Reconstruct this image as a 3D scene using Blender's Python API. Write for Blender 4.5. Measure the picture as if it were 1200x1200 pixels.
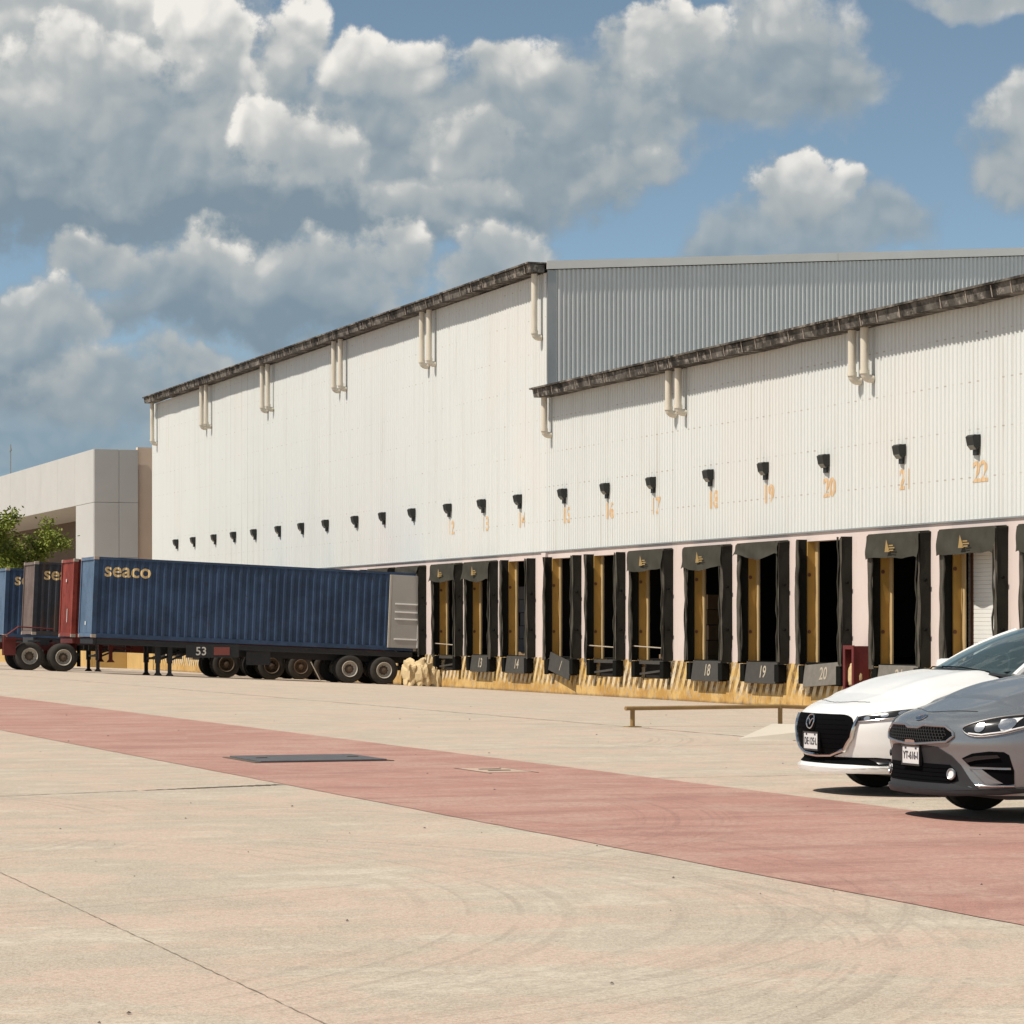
import bpy, bmesh, math, random
import numpy as np
from mathutils import Vector, Matrix
random.seed(7)
R = math.radians
scene = bpy.context.scene
for o in list(bpy.data.objects): bpy.data.objects.remove(o)

# ------------------------------------------------------------------ camera
YAW = R(19.59)                                   # camera turned right of the dock wall's direction (+Y)
cd = bpy.data.cameras.new('camera'); cam = bpy.data.objects.new('camera', cd)
scene.collection.objects.link(cam); scene.camera = cam
cam.location = (0, 0, 1.45); cam.rotation_euler = (R(90), 0, -YAW)
cd.sensor_width = 36; cd.lens = 102; cd.shift_y = 139 / 1200
cd.clip_start = 0.1; cd.clip_end = 6000

# ------------------------------------------------------------------ light
SUN_EL, SUN_AZ_OFF = R(54), R(8)                 # sun stands over -X, a little towards -Y
sdir = Vector((-math.cos(SUN_EL) * math.cos(SUN_AZ_OFF), -math.cos(SUN_EL) * math.sin(SUN_AZ_OFF), math.sin(SUN_EL)))
ld = bpy.data.lights.new('sun', 'SUN'); ld.energy = 4.7; ld.angle = R(0.53); ld.color = (1.0, 0.93, 0.82)
sun = bpy.data.objects.new('sun', ld); scene.collection.objects.link(sun)
sun.rotation_euler = sdir.to_track_quat('Z', 'Y').to_euler()
vs = scene.view_settings; vs.view_transform = 'Standard'; vs.look = 'None'; vs.exposure = 0.0; vs.gamma = 1
try: vs.use_curve_mapping = False
except Exception: pass

# ------------------------------------------------------------------ node helpers
class NT:
    def __init__(s, tree): s.t = tree; s.n = tree.nodes; s.l = tree.links
    def new(s, typ, **kw):
        n = s.n.new(typ)
        for k, v in kw.items(): setattr(n, k, v)
        return n
    def put(s, sock, val):
        if hasattr(val, 'is_output'): s.l.new(val, sock)
        else: sock.default_value = val
    def math(s, op, a, b=0.0, c=None, clamp=False):
        n = s.new('ShaderNodeMath', operation=op, use_clamp=clamp)
        s.put(n.inputs[0], a); s.put(n.inputs[1], b)
        if c is not None: s.put(n.inputs[2], c)
        return n.outputs[0]
    def vmath(s, op, a, b=(0, 0, 0), scale=None):
        n = s.new('ShaderNodeVectorMath', operation=op)
        s.put(n.inputs[0], a)
        if op != 'LENGTH' and op != 'SCALE': s.put(n.inputs[1], b)
        if scale is not None: s.put(n.inputs['Scale'], scale)
        return n.outputs['Value'] if op in ('LENGTH', 'DISTANCE', 'DOT_PRODUCT') else n.outputs[0]
    def rng(s, v, a, b, c=0.0, d=1.0, smooth=True):
        n = s.new('ShaderNodeMapRange', interpolation_type='SMOOTHSTEP' if smooth else 'LINEAR', clamp=True)
        s.put(n.inputs['Value'], v); s.put(n.inputs['From Min'], a); s.put(n.inputs['From Max'], b)
        s.put(n.inputs['To Min'], c); s.put(n.inputs['To Max'], d)
        return n.outputs['Result']
    def noise(s, vec, scale, detail=4, rough=0.55, dist=0.0, col=False, lac=2.0):
        n = s.new('ShaderNodeTexNoise'); s.put(n.inputs['Vector'], vec)
        n.inputs['Scale'].default_value = scale; n.inputs['Detail'].default_value = detail
        n.inputs['Roughness'].default_value = rough; n.inputs['Distortion'].default_value = dist
        n.inputs['Lacunarity'].default_value = lac
        return n.outputs['Color'] if col else n.outputs[0]
    def mix(s, f, a, b, mode='MIX'):
        n = s.new('ShaderNodeMix', data_type='RGBA', blend_type=mode)
        s.put(n.inputs[0], f)
        s.put(n.inputs[6], a if hasattr(a, 'is_output') else (*a[:3], 1)); s.put(n.inputs[7], b if hasattr(b, 'is_output') else (*b[:3], 1))
        return n.outputs[2]
    def comb(s, x, y, z):
        n = s.new('ShaderNodeCombineXYZ'); s.put(n.inputs[0], x); s.put(n.inputs[1], y); s.put(n.inputs[2], z); return n.outputs[0]
    def sep(s, v):
        n = s.new('ShaderNodeSeparateXYZ'); s.put(n.inputs[0], v); return n.outputs[0], n.outputs[1], n.outputs[2]

# ------------------------------------------------------------------ world: Nishita sky with cumulus
w = bpy.data.worlds.new('World'); scene.world = w; w.use_nodes = True
W = NT(w.node_tree); W.n.clear()
w.cycles.sampling_method = 'NONE'; scene.cycles.max_bounces = 6; scene.cycles.diffuse_bounces = 2; scene.cycles.glossy_bounces = 3; scene.cycles.transparent_max_bounces = 8
sky = W.new('ShaderNodeTexSky', sky_type='NISHITA'); sky.sun_disc = False
sky.sun_elevation = SUN_EL; sky.sun_rotation = R(270) - SUN_AZ_OFF
sky.altitude = 2500; sky.air_density = 0.72; sky.dust_density = 0.0; sky.ozone_density = 3.0
SKY_STRENGTH = 0.10
# cloud masses: picture angles were turned into azimuth / elevation, radii in degrees
FPX = 3400.0
def azel(px, py):
    az = YAW + math.atan((px - 600) / FPX); return az, math.atan((739 - py) / FPX * math.cos(az - YAW))
hsv = W.new('ShaderNodeHueSaturation'); W.l.new(sky.outputs[0], hsv.inputs['Color']); hsv.inputs['Saturation'].default_value = .70; hsv.inputs['Value'].default_value = 1.0; hsv_out = hsv.outputs[0]
# clouds from back to front: (top, base, brightness at the top, at the base, edge softness, opacity, [(px, py, rx, ry)])
CLOUDS = [
 (-60, 300, .58, .06, .55, .97, [(120,130,250,150),(380,190,200,95),(600,185,150,80)]),
 (195, 290, .34, -.05, .50, .97, [(90,225,190,75),(300,235,190,62),(470,240,150,50)]),
 (440, 600, .30, .10, .60, .80, [(60,520,190,75),(240,470,170,60),(420,430,150,45)]),
 (20, 160, .62, .22, .40, .95, [(770,95,120,62),(925,65,85,80),(850,105,130,45),(960,100,75,52)]),
 (5, 75, 1.00, .50, .22, 1.0, [(790,38,72,36),(735,52,42,30)]),
 (60, 290, .60, .18, .40, .95, [(470,160,120,85),(590,155,120,80),(690,165,125,70),(560,235,140,45)]),
 (38, 130, .98, .46, .22, 1.0, [(455,80,68,46)]),
 (45, 120, .86, .44, .26, 1.0, [(600,72,62,36),(650,95,46,30)]),
 (140, 215, .74, .38, .40, .9, [(550,175,62,34),(745,195,58,26)]),
 (215, 275, .68, .34, .45, .9, [(520,240,88,28)]),
 (-20, 150, .86, .42, .35, 1.0, [(20,30,120,80),(130,25,90,60)]),
 (-10, 120, 1.0, .36, .22, 1.0, [(350,38,46,54),(325,95,40,40)]),
 (-5, 200, 1.0, .28, .22, 1.0, [(238,45,62,70),(262,115,60,60),(215,20,40,50)]),
 (20, 240, .94, .22, .28, 1.0, [(110,85,75,62),(35,130,110,70),(160,150,110,75)]),
 (130, 250, .90, .34, .30, 1.0, [(365,180,66,48),(320,150,40,34)]),
 (278, 395, .80, .06, .32, .95, [(105,310,62,40),(230,325,110,56),(390,325,120,52),(300,370,210,34),(470,300,45,34)]),
 (330, 470, .84, .14, .32, .95, [(30,370,62,48),(85,385,40,36),(25,430,80,56)]),
 (415, 510, .66, .14, .40, .9, [(115,450,86,40),(215,430,60,24)]),
 (265, 340, .78, .42, .30, .95, [(600,305,58,40),(565,325,50,30)]),
 (190, 265, .95, .46, .22, .95, [(942,220,62,38),(985,212,36,26)]),
 (225, 320, .52, .30, .45, .85, [(935,268,100,42),(1020,258,70,36),(860,285,60,30)]),
 (80, 260, .78, .42, .38, .95, [(1195,130,44,50),(1180,200,56,56)]),
 (-20, 20, .70, .50, .5, .9, [(1175,0,90,20)])]
def cloud_group(name):
    grp = bpy.data.node_groups.new(name, 'ShaderNodeTree')
    grp.interface.new_socket('Vector', in_out='INPUT', socket_type='NodeSocketVector')
    grp.interface.new_socket('Value', in_out='OUTPUT', socket_type='NodeSocketFloat')
    G = NT(grp); gi = G.new('NodeGroupInput'); go = G.new('NodeGroupOutput'); return grp, G, gi.outputs[0], go.inputs[0]
grp_d, G, vin, out = cloud_group('cloud_billow')
def noise2(N, vec, scale, detail, rough, dist=0.0):
    nz = N.new('ShaderNodeTexNoise', noise_dimensions='2D'); N.put(nz.inputs['Vector'], vec)
    nz.inputs['Scale'].default_value = scale; nz.inputs['Detail'].default_value = detail; nz.inputs['Roughness'].default_value = rough; nz.inputs['Distortion'].default_value = dist
    return nz
nz = noise2(G, vin, 30, 3.0, .5, .2)
vor = G.new('ShaderNodeTexVoronoi', feature='F1', voronoi_dimensions='2D'); G.put(vor.inputs['Vector'], G.vmath('ADD', vin, G.vmath('SCALE', nz.outputs['Color'], scale=.022)))
vor.inputs['Scale'].default_value = 52; vor.inputs['Detail'].default_value = 1.5; vor.inputs['Roughness'].default_value = .5
G.l.new(G.math('ADD', G.math('MULTIPLY', G.math('SUBTRACT', nz.outputs[0], .5), 1.0), G.math('MULTIPLY', G.math('SUBTRACT', .40, vor.outputs['Distance']), 0.5)), out)
tc = W.new('ShaderNodeTexCoord')
dx, dy, dz = W.sep(tc.outputs['Generated'])
ae = W.comb(W.math('ARCTAN2', dx, dy), W.math('ARCSINE', dz), 0.0)
wn_ = noise2(W, ae, 30, 3, .5)
aw = W.vmath('ADD', ae, W.vmath('SCALE', W.vmath('SUBTRACT', wn_.outputs['Color'], (.5, .5, .5)), scale=0.022))
def gnode(grp, vec, off):
    g = W.new('ShaderNodeGroup'); g.node_tree = grp; W.put(g.inputs[0], W.vmath('ADD', vec, off)); return g.outputs[0]
b0 = gnode(grp_d, ae, (0, 0, 0)); b1 = gnode(grp_d, ae, (-.0024, .0050, 0))
fine = noise2(W, ae, 130, 5, .62).outputs[0]
det = W.math('MULTIPLY_ADD', W.math('SUBTRACT', fine, .5), 1.35, b0)
det = W.math('MINIMUM', det, .62)
shade = W.math('ADD', W.math('MULTIPLY', W.math('SUBTRACT', b0, b1), .36), W.math('MULTIPLY_ADD', W.math('SUBTRACT', fine, .5), .13, W.math('MULTIPLY', b0, .26)))
_, elw, _ = W.sep(W.vmath('ADD', ae, W.vmath('SCALE', W.vmath('SUBTRACT', wn_.outputs['Color'], (.5, .5, .5)), scale=0.03)))
azs, els, _ = W.sep(ae)
def composite(clouds, A, Lm):
    """lays the clouds over each other from back to front; crisp sunlit tops, soft bases"""
    for (ty, by, lt, lb, soft, op, blobs) in clouds:
        tot = None
        for (px, py, rx, ry) in blobs:
            a0, e0 = azel(px, py); sx, sy = FPX / rx / 1.42, FPX / ry / 1.42
            n = W.new('ShaderNodeVectorMath', operation='MULTIPLY_ADD'); W.put(n.inputs[0], aw); n.inputs[1].default_value = (sx, sy, 0); n.inputs[2].default_value = (-a0 * sx, -e0 * sy, 0)
            b = W.rng(W.vmath('DOT_PRODUCT', n.outputs[0], n.outputs[0]), 1.0, 0.0, smooth=False)
            tot = b if tot is None else W.math('SMOOTH_MAX', tot, b, .25)
        h = W.rng(elw, azel(600, by)[1], azel(600, ty)[1], smooth=False)
        s0 = .62 * max(soft, .5); s1 = .62 * soft * 1.12
        hw = W.math('MULTIPLY_ADD', h, s1 - s0, s0)
        v = W.math('SUBTRACT', W.math('MULTIPLY_ADD', det, .42 if soft < .45 else .36, tot), W.rng(tot, .22, 0.0, .46, 1.1))
        q = W.math('MULTIPLY_ADD', W.math('DIVIDE', v, hw), .5, .5, clamp=True)
        ai = W.math('MULTIPLY', W.math('MULTIPLY', q, q), W.math('MULTIPLY_ADD', q, -2.0 * op, 3.0 * op))
        li = W.math('ADD', W.math('MULTIPLY_ADD', h, lt - lb, lb), W.math('MULTIPLY_ADD', W.math('SUBTRACT', tot, .62), -.22, shade))
        if A is None: A, Lm = ai, li
        else:
            k = W.math('SUBTRACT', 1.0, ai)
            Lm = W.math('ADD', W.math('MULTIPLY', Lm, k), W.math('MULTIPLY', li, ai)); A = W.math('MULTIPLY_ADD', A, k, ai)
    return A, Lm
skyc = W.vmath('MULTIPLY', hsv_out, (.89, 1.05, 1.0))
def cloud_bg(A, Lm):
    ramp = W.new('ShaderNodeValToRGB'); W.put(ramp.inputs[0], W.rng(Lm, 0.0, 1.0, smooth=False))
    cr = ramp.color_ramp; cr.elements[0].position = 0.0; cr.elements[0].color = (.215, .285, .345, 1)
    cr.elements[1].position = 0.93; cr.elements[1].color = (.88, .85, .80, 1)
    e = cr.elements.new(0.30); e.color = (.31, .37, .41, 1)
    e = cr.elements.new(0.60); e.color = (.46, .49, .495, 1)
    b = W.new('ShaderNodeBackground'); W.put(b.inputs[0], W.mix(A, skyc, W.vmath('SCALE', ramp.outputs[0], scale=1.0 / SKY_STRENGTH))); b.inputs[1].default_value = SKY_STRENGTH
    return b.outputs[0]
def tile(x0, x1):
    sel = [c for c in CLOUDS if any(b[0] + b[2] * 1.65 + 40 > x0 and b[0] - b[2] * 1.65 - 40 < x1 for b in c[6])]
    return cloud_bg(*composite(sel, None, None))
# the same broken cumulus goes on all round the sky
gen = noise2(W, W.vmath('MULTIPLY', ae, (1, 1.6, 1)), 6.0, 3, .5).outputs[0]
vw = W.math('MAXIMUM', W.rng(W.math('ABSOLUTE', W.math('SUBTRACT', azs, YAW)), 0.25, 0.34), W.rng(els, 0.29, 0.38))
gm = W.math('MULTIPLY', W.rng(gen, .47, .64), vw)
outer = cloud_bg(W.rng(W.math('MULTIPLY_ADD', noise2(W, ae, 34, 4, .55).outputs[0], .6, gm), .62, .92), W.rng(gen, .74, .50, .25, .85))
def pick(cond, a, b):                                        # only one side is evaluated for a given direction
    m = W.new('ShaderNodeMixShader'); W.put(m.inputs[0], cond); W.l.new(a, m.inputs[1]); W.l.new(b, m.inputs[2]); return m.outputs[0]
X1, X2 = 415, 690
inner = pick(W.math('GREATER_THAN', azs, azel(X1, 400)[0]), tile(-9999, X1), pick(W.math('GREATER_THAN', azs, azel(X2, 400)[0]), tile(X1, X2), tile(X2, 9999)))
inwin = W.math('MULTIPLY', W.math('LESS_THAN', W.math('ABSOLUTE', W.math('SUBTRACT', azs, YAW)), .25), W.math('MULTIPLY', W.math('LESS_THAN', els, .29), W.math('GREATER_THAN', els, 0.0)))
wo = W.new('ShaderNodeOutputWorld'); W.l.new(pick(inwin, outer, inner), wo.inputs[0])

# ------------------------------------------------------------------ materials
def material(name, color, rough=0.6, var=0.12, scale=3.0, metallic=0.0, spec=0.4, coat=0.0, bump=0.0, bscale=40.0, fn=None, coord='Object'):
    m = bpy.data.materials.new(name); m.use_nodes = True
    n = NT(m.node_tree); p = n.n['Principled BSDF']
    co = n.new('ShaderNodeTexCoord').outputs[coord]
    if coord == 'Object' and fn is None or fn == 'w': co = n.new('ShaderNodeNewGeometry').outputs['Position']
    c = n.mix(n.noise(co, scale, 6, .6), [x * (1 - var) for x in color], [min(1, x * (1 + var)) for x in color])
    if callable(fn): c = fn(n, co, c, p) or c
    n.l.new(c, p.inputs['Base Color'])
    p.inputs['Roughness'].default_value = rough; p.inputs['Metallic'].default_value = metallic
    p.inputs['Specular IOR Level'].default_value = spec; p.inputs['Coat Weight'].default_value = coat; p.inputs['Coat Roughness'].default_value = .04
    if bump:
        b = n.new('ShaderNodeBump'); b.inputs['Strength'].default_value = bump; b.inputs['Distance'].default_value = .01
        n.l.new(n.noise(co, bscale, 4), b.inputs['Height']); n.l.new(b.outputs[0], p.inputs['Normal'])
    return m

def pos(n): return n.new('ShaderNodeNewGeometry').outputs['Position']

ARCS = [(-0.77, 16.69, 8.24, 1.0), (0.65, 14.95, 5.58, 2.0), (-1.58, 15.48, 6.59, 3.0), (-0.29, 22.83, 9.19, 4.0), (-0.85, 14.32, 7.3, 5.0), (-2.41, 21.68, 6.94, 6.0), (12.0, 6.0, 6.2, 7.0), (4.0, 38.0, 11.0, 8.0)]
def tyre_marks(n, co, strength):
    """concentric scuffs left by turning wheels, broken up by wear"""
    x, y, z = n.sep(co); tot = None
    for cx, cy, r, seed in ARCS:
        d = n.vmath('DISTANCE', n.comb(x, y, 0.0), (cx, cy, 0))
        l1 = n.new('ShaderNodeTexNoise', noise_dimensions='1D'); n.put(l1.inputs['W'], n.math('ADD', d, seed * 17.0)); l1.inputs['Scale'].default_value = 8.5; l1.inputs['Detail'].default_value = 2.0; l1.inputs['Roughness'].default_value = .75
        b = n.math('MULTIPLY', n.rng(l1.outputs[0], .50, .62), n.rng(n.math('ABSOLUTE', n.math('SUBTRACT', d, r)), .75, .10))
        tot = b if tot is None else n.math('MAXIMUM', tot, b)
    wear = n.math('MULTIPLY', n.rng(n.noise(co, .38, 3, .6), .40, .50), n.rng(n.noise(co, 11, 3, .75), .30, .56))
    return n.math('MULTIPLY', n.math('MULTIPLY', tot, wear), strength)

def f_concrete(n, co, c, p):
    co = pos(n)
    c = n.mix(n.rng(n.noise(co, .22, 4, .65), .36, .64), (.435, .365, .28), (.555, .485, .39))
    c = n.mix(n.rng(n.noise(n.vmath('ADD', co, (40, 9, 0)), .35, 5, .68), .43, .54, 0, .9), c, (.505, .355, .275))     # red dust carried over from the lane
    c = n.mix(n.rng(n.noise(n.vmath('MULTIPLY', co, (.35, 1.3, 1)), .9, 5, .74), .49, .60, 0, .60), c, (.375, .325, .26))
    c = n.mix(n.rng(n.noise(n.vmath('MULTIPLY', n.vmath('ADD', co, (7, 3, 0)), (.3, 1.5, 1)), 1.3, 5, .74), .49, .60, 0, .60), c, (.63, .56, .46))
    c = n.mix(n.rng(n.noise(co, 2.6, 5, .80), .43, .56, 0, .60), c, (.35, .30, .24))
    c = n.mix(n.rng(n.noise(n.vmath('MULTIPLY', n.vmath('ADD', co, (21, 5, 0)), (1.5, .35, 1)), .8, 5, .74), .50, .60, 0, .42), c, (.36, .315, .25))
    c = n.mix(n.rng(n.noise(n.vmath('ADD', co, (11, 31, 0)), .75, 5, .72), .48, .57, 0, .75), c, (.55, .375, .30))
    g1 = n.noise(co, 26, 3, .8); g2 = n.noise(co, 95, 2, .8)
    c = n.mix(n.rng(g1, .42, .58, 0, .50), c, (.32, .265, .20))
    c = n.mix(n.rng(g2, .40, .60, 0, .55), c, (.66, .585, .485))
    c = n.mix(tyre_marks(n, co, .34), c, (.26, .22, .175))
    spk = n.new('ShaderNodeTexVoronoi'); n.put(spk.inputs['Vector'], co); spk.inputs['Scale'].default_value = 7
    c = n.mix(n.math('MULTIPLY', n.rng(spk.outputs['Distance'], .07, .03), n.rng(n.noise(co, 1.7, 2), .52, .60, 0, .8)), c, (.16, .125, .095))
    b = n.new('ShaderNodeBump'); b.inputs['Strength'].default_value = .35; b.inputs['Distance'].default_value = .006
    n.l.new(g1, b.inputs['Height']); n.l.new(b.outputs[0], p.inputs['Normal'])
    return c
def f_red(n, co, c, p):
    co = pos(n)
    c = n.mix(n.rng(n.noise(co, .4, 4, .65), .36, .64), (.375, .185, .150), (.455, .245, .20))
    c = n.mix(n.rng(n.noise(n.vmath('ADD', co, (3, 70, 0)), .3, 5, .7), .48, .60, 0, .6), c, (.50, .34, .275))
    c = n.mix(n.rng(n.noise(n.vmath('MULTIPLY', co, (.5, 1.5, 1)), .9, 5, .75), .48, .60, 0, .75), c, (.27, .135, .115))
    c = n.mix(n.rng(n.noise(n.vmath('MULTIPLY', co, (.3, 1.8, 1)), 2.0, 4, .75), .50, .60, 0, .6), c, (.49, .29, .235))
    c = n.mix(tyre_marks(n, co, .55), c, (.17, .09, .08))
    g1 = n.noise(co, 26, 3, .8); g2 = n.noise(co, 95, 2, .8)
    c = n.mix(n.rng(n.noise(n.vmath('ADD', co, (5, 17, 0)), 1.1, 5, .76), .50, .60, 0, .5), c, (.50, .36, .295)); c = n.mix(n.rng(g1, .42, .58, 0, .52), c, (.25, .125, .105)); c = n.mix(n.rng(g2, .40, .60, 0, .55), c, (.53, .34, .28))
    b = n.new('ShaderNodeBump'); b.inputs['Strength'].default_value = .3; b.inputs['Distance'].default_value = .006
    n.l.new(g1, b.inputs['Height']); n.l.new(b.outputs[0], p.inputs['Normal'])
    return c
M = {}
M['concrete'] = material('concrete', (.5, .45, .37), .92, fn=f_concrete, spec=.15)
M['red'] = material('red_paint', (.4, .2, .17), .9, fn=f_red, spec=.15)
M['island'] = material('island_concrete', (.58, .52, .43), .9, .15, 1.2, spec=.15, bump=.3)
M['cover'] = material('cover_cream', (.50, .37, .29), .9, .25, 6)
M['joint_pale'] = material('joint_pale', (.31, .255, .195), .9, .4, 8, spec=.1)
M['joint'] = material('joint_sealant', (.15, .125, .10), .9, .4, 8, spec=.1)
M['steel_plate'] = material('steel_plate', (.125, .12, .125), .6, .3, 6, metallic=.2, bump=.3)
M['pebble'] = material('pebble', (.12, .095, .075), .9, .4, 20)

def f_clad(n, co, c, p):
    co = pos(n); x, y, z = n.sep(co)
    c = n.mix(n.noise(co, .12, 4, .6), (.62, .63, .61), (.675, .69, .675))
    st = n.noise(n.vmath('MULTIPLY', co, (1, 1.6, .05)), 1.0, 5, .6)
    c = n.mix(n.rng(st, .52, .78, 0, .40), c, (.53, .52, .475))
    c = n.mix(n.rng(n.noise(n.vmath('ADD', co, (5, 3, 8)), .22, 4), .5, .7, 0, .40), c, (.68, .65, .61))
    seam = n.math('ABSOLUTE', n.math('SUBTRACT', n.math('FRACT', n.math('MULTIPLY', y, 1 / 3.93)), .5))
    c = n.mix(n.math('MULTIPLY', n.rng(seam, .4965, .4995), .30), c, (.34, .33, .30))
    s2 = n.math('ABSOLUTE', n.math('SUBTRACT', n.math('FRACT', n.math('MULTIPLY', y, 1 / 1.046)), .5))
    c = n.mix(n.math('MULTIPLY', n.rng(s2, .475, .495), n.rng(n.noise(n.vmath('MULTIPLY', co, (1, .9, .1)), 1.3, 2), .40, .60, .05, .42)), c, (.40, .39, .36))
    drip = n.noise(n.vmath('MULTIPLY', co, (1, 5, .10)), 1.3, 4, .65)
    c = n.mix(n.rng(drip, .56, .72, 0, .32), c, (.43, .39, .33))
    # rows of rusting screws
    fz = n.math('ABSOLUTE', n.math('SUBTRACT', n.math('FRACT', n.math('MULTIPLY', z, 1 / 1.12)), .5))
    fy = n.math('ABSOLUTE', n.math('SUBTRACT', n.math('FRACT', n.math('MULTIPLY', y, 1 / .40)), .5))
    dot = n.math('MULTIPLY', n.rng(fz, .022, .006), n.rng(fy, .14, .04))
    dot = n.math('MULTIPLY', dot, n.rng(n.noise(co, 1.1, 3), .38, .62, .1, .75))
    return n.mix(dot, c, (.36, .30, .24))
M['clad'] = material('white_cladding', (.74, .73, .69), .55, fn=f_clad, spec=.3)
M['grey_clad'] = material('grey_cladding', (.54, .545, .525), .40, .10, .8, metallic=.15, spec=.45)
M['grey_trim'] = material('grey_trim', (.30, .31, .31), .5, .2, 2, metallic=.3)
M['roof'] = material('roof_sheet', (.55, .56, .56), .5, .1, 1)
M['flash'] = material('roof_flashing', (.60, .585, .55), .55, .1, 1)
def f_gut(n, co, c, p):
    co = pos(n)
    c = n.mix(n.rng(n.noise(co, .8, 5, .75), .38, .60), (.045, .040, .035), (.16, .145, .128))
    c = n.mix(n.rng(n.noise(n.vmath('MULTIPLY', co, (1, 1.0, .6)), 1.6, 5, .75), .47, .60, 0, .80), c, (.022, .019, .017))
    return n.mix(n.rng(n.noise(co, 3.2, 5, .78), .54, .62, 0, .75), c, (.32, .285, .245))
M['gutter'] = material('weathered_gutter', (.3, .27, .23), .85, fn=f_gut, spec=.15)
def f_pipe(n, co, c, p):
    co = pos(n)
    return n.mix(n.rng(n.noise(n.vmath('MULTIPLY', co, (3, 3, .6)), 2, 4), .5, .75, 0, .5), (.66, .60, .50), (.46, .40, .31))
M['pipe'] = material('cream_pipe', (.66, .6, .5), .5, fn=f_pipe)
def f_plaster(n, co, c, p):
    co = pos(n)
    c = n.mix(n.noise(co, .5, 5, .6), (.60, .49, .455), (.72, .625, .585))
    c = n.mix(n.rng(n.noise(n.vmath('MULTIPLY', co, (1, 3, .4)), 1.5, 5, .7), .55, .75, 0, .5), c, (.48, .39, .34))
    return n.mix(n.rng(n.noise(co, 9, 4, .7), .66, .74, 0, .5), c, (.3, .24, .2))
M['plaster'] = material('pink_plaster', (.68, .56, .52), .85, fn=f_plaster, spec=.2)
def f_yellow(n, co, c, p):
    co = pos(n); x, y, z = n.sep(co)
    base = n.mix(n.rng(n.noise(co, .8, 5, .7), .38, .62), (.46, .265, .075), (.64, .43, .17))
    d = n.math('ADD', n.math('MULTIPLY', z, -.55), n.math('MULTIPLY', y, -1.0))
    d = n.math('ADD', d, n.math('MULTIPLY', n.noise(co, 1.2, 3), .12))
    f = n.math('ADD', n.math('ABSOLUTE', n.math('SUBTRACT', n.math('FRACT', n.math('MULTIPLY', d, 1 / .42)), .5)), n.math('MULTIPLY', n.math('SUBTRACT', n.noise(co, 6, 4, .75), .5), .16))
    gap = n.mix(n.rng(n.noise(co, 2.2, 4, .7), .40, .60), (.10, .06, .025), (.38, .23, .08))
    pale = n.mix(n.rng(n.noise(n.vmath('ADD', co, (0, 9, 4)), .8, 4, .7), .40, .60), (.66, .45, .16), (.72, .61, .43))
    st = n.mix(n.rng(f, .235, .265), gap, pale)
    lim = n.math('ADD', z, n.math('MULTIPLY', n.math('SUBTRACT', n.noise(n.vmath('MULTIPLY', co, (1, 1, .2)), 3.5, 4), .5), .4))
    c = n.mix(n.math('MULTIPLY', n.rng(lim, -.36, -.16), n.rng(n.noise(co, .7, 4, .7), .38, .52, .55, 1.0)), base, st)
    c = n.mix(n.rng(n.noise(n.vmath('MULTIPLY', co, (1, 3.2, .7)), 1.7, 5, .78), .53, .65, 0, .7), c, (.21, .125, .055))      # rust runs
    c = n.mix(n.rng(n.noise(co, 5.5, 4, .75), .56, .62, 0, .8), c, (.40, .345, .27))                                          # chipped to bare concrete
    return n.mix(n.rng(n.math('ADD', z, n.math('MULTIPLY', n.noise(co, 3, 3), .12)), -.44, -.56, 0, .8), c, (.13, .095, .065))
M['yellow_base'] = material('yellow_striped_base', (.6, .4, .15), .85, fn=f_yellow, spec=.2)
M['yellow_plain'] = material('yellow_wall', (.56, .37, .14), .85, .25, 1.5)
M['cream_board'] = material('cream_jamb', (.50, .36, .18), .7, .2, 3)
M['yellow_jamb'] = material('yellow_jamb', (.45, .265, .068), .7, .22, 2.5, spec=.3)
M['fabric'] = material('dock_fabric', (.022, .021, .017), .9, .35, 3, spec=.2, bump=.5, bscale=6)
M['fabric_grey'] = material('dock_fabric_worn', (.050, .047, .037), .9, .35, 3, spec=.2, bump=.5, bscale=6)
M['rubber'] = material('black_rubber', (.009, .0088, .008), .95, .3, 6, spec=.08)
M['flap'] = material('dock_flap_sunlit', (.085, .076, .062), .9, .45, 5, spec=.15, bump=.6, bscale=5)  # front flaps lighter than the side curtains: sunlight put into the colour
M['plate'] = material('leveler_plate', (.055, .052, .046), .7, .3, 4, bump=.2)
M['plate_worn'] = material('leveler_plate_worn', (.17, .155, .135), .8, .4, 4, bump=.2)
M['plate_text'] = material('plate_number_paint', (.42, .36, .28), .8, .35, 9)
M['num'] = material('orange_number_paint', (.66, .46, .27), .8, .25, 8)
M['logo'] = material('orange_logo', (.33, .22, .085), .8, .2, 5)
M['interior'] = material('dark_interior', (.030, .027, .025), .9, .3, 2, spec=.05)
M['roller'] = material('white_roller', (.74, .73, .70), .5, .06, 3)
M['rust'] = material('rusty_track', (.15, .06, .035), .8, .3, 5)
M['lamp'] = material('lamp_black', (.022, .023, .021), .5, .3, 6)
M['lampglass'] = material('lamp_glass', (.16, .17, .15), .25, .2, 6, spec=.6)
M['maroon'] = material('maroon_steel', (.13, .018, .018), .6, .3, 4)
M['tarp'] = material('beige_tarp', (.60, .46, .26), .8, .25, 2.5, bump=.6, bscale=9)
M['rail'] = material('ochre_rail', (.30, .185, .07), .6, .35, 5)
M['office'] = material('office_panel', (.51, .50, .48), .7, .10, .5)
M['office_side'] = M['office']
M['office_tan'] = material('tan_render', (.80, .63, .48), .85, .12, .7)
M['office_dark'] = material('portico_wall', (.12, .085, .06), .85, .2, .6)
M['white'] = material('white_paint', (.78, .77, .74), .5, .06, 3)
M['leaf'] = material('leaf', (.175, .205, .030), .6, .5, 1.6, spec=.25)
M['bark'] = material('bark', (.10, .075, .05), .9, .3, 8)
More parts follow.
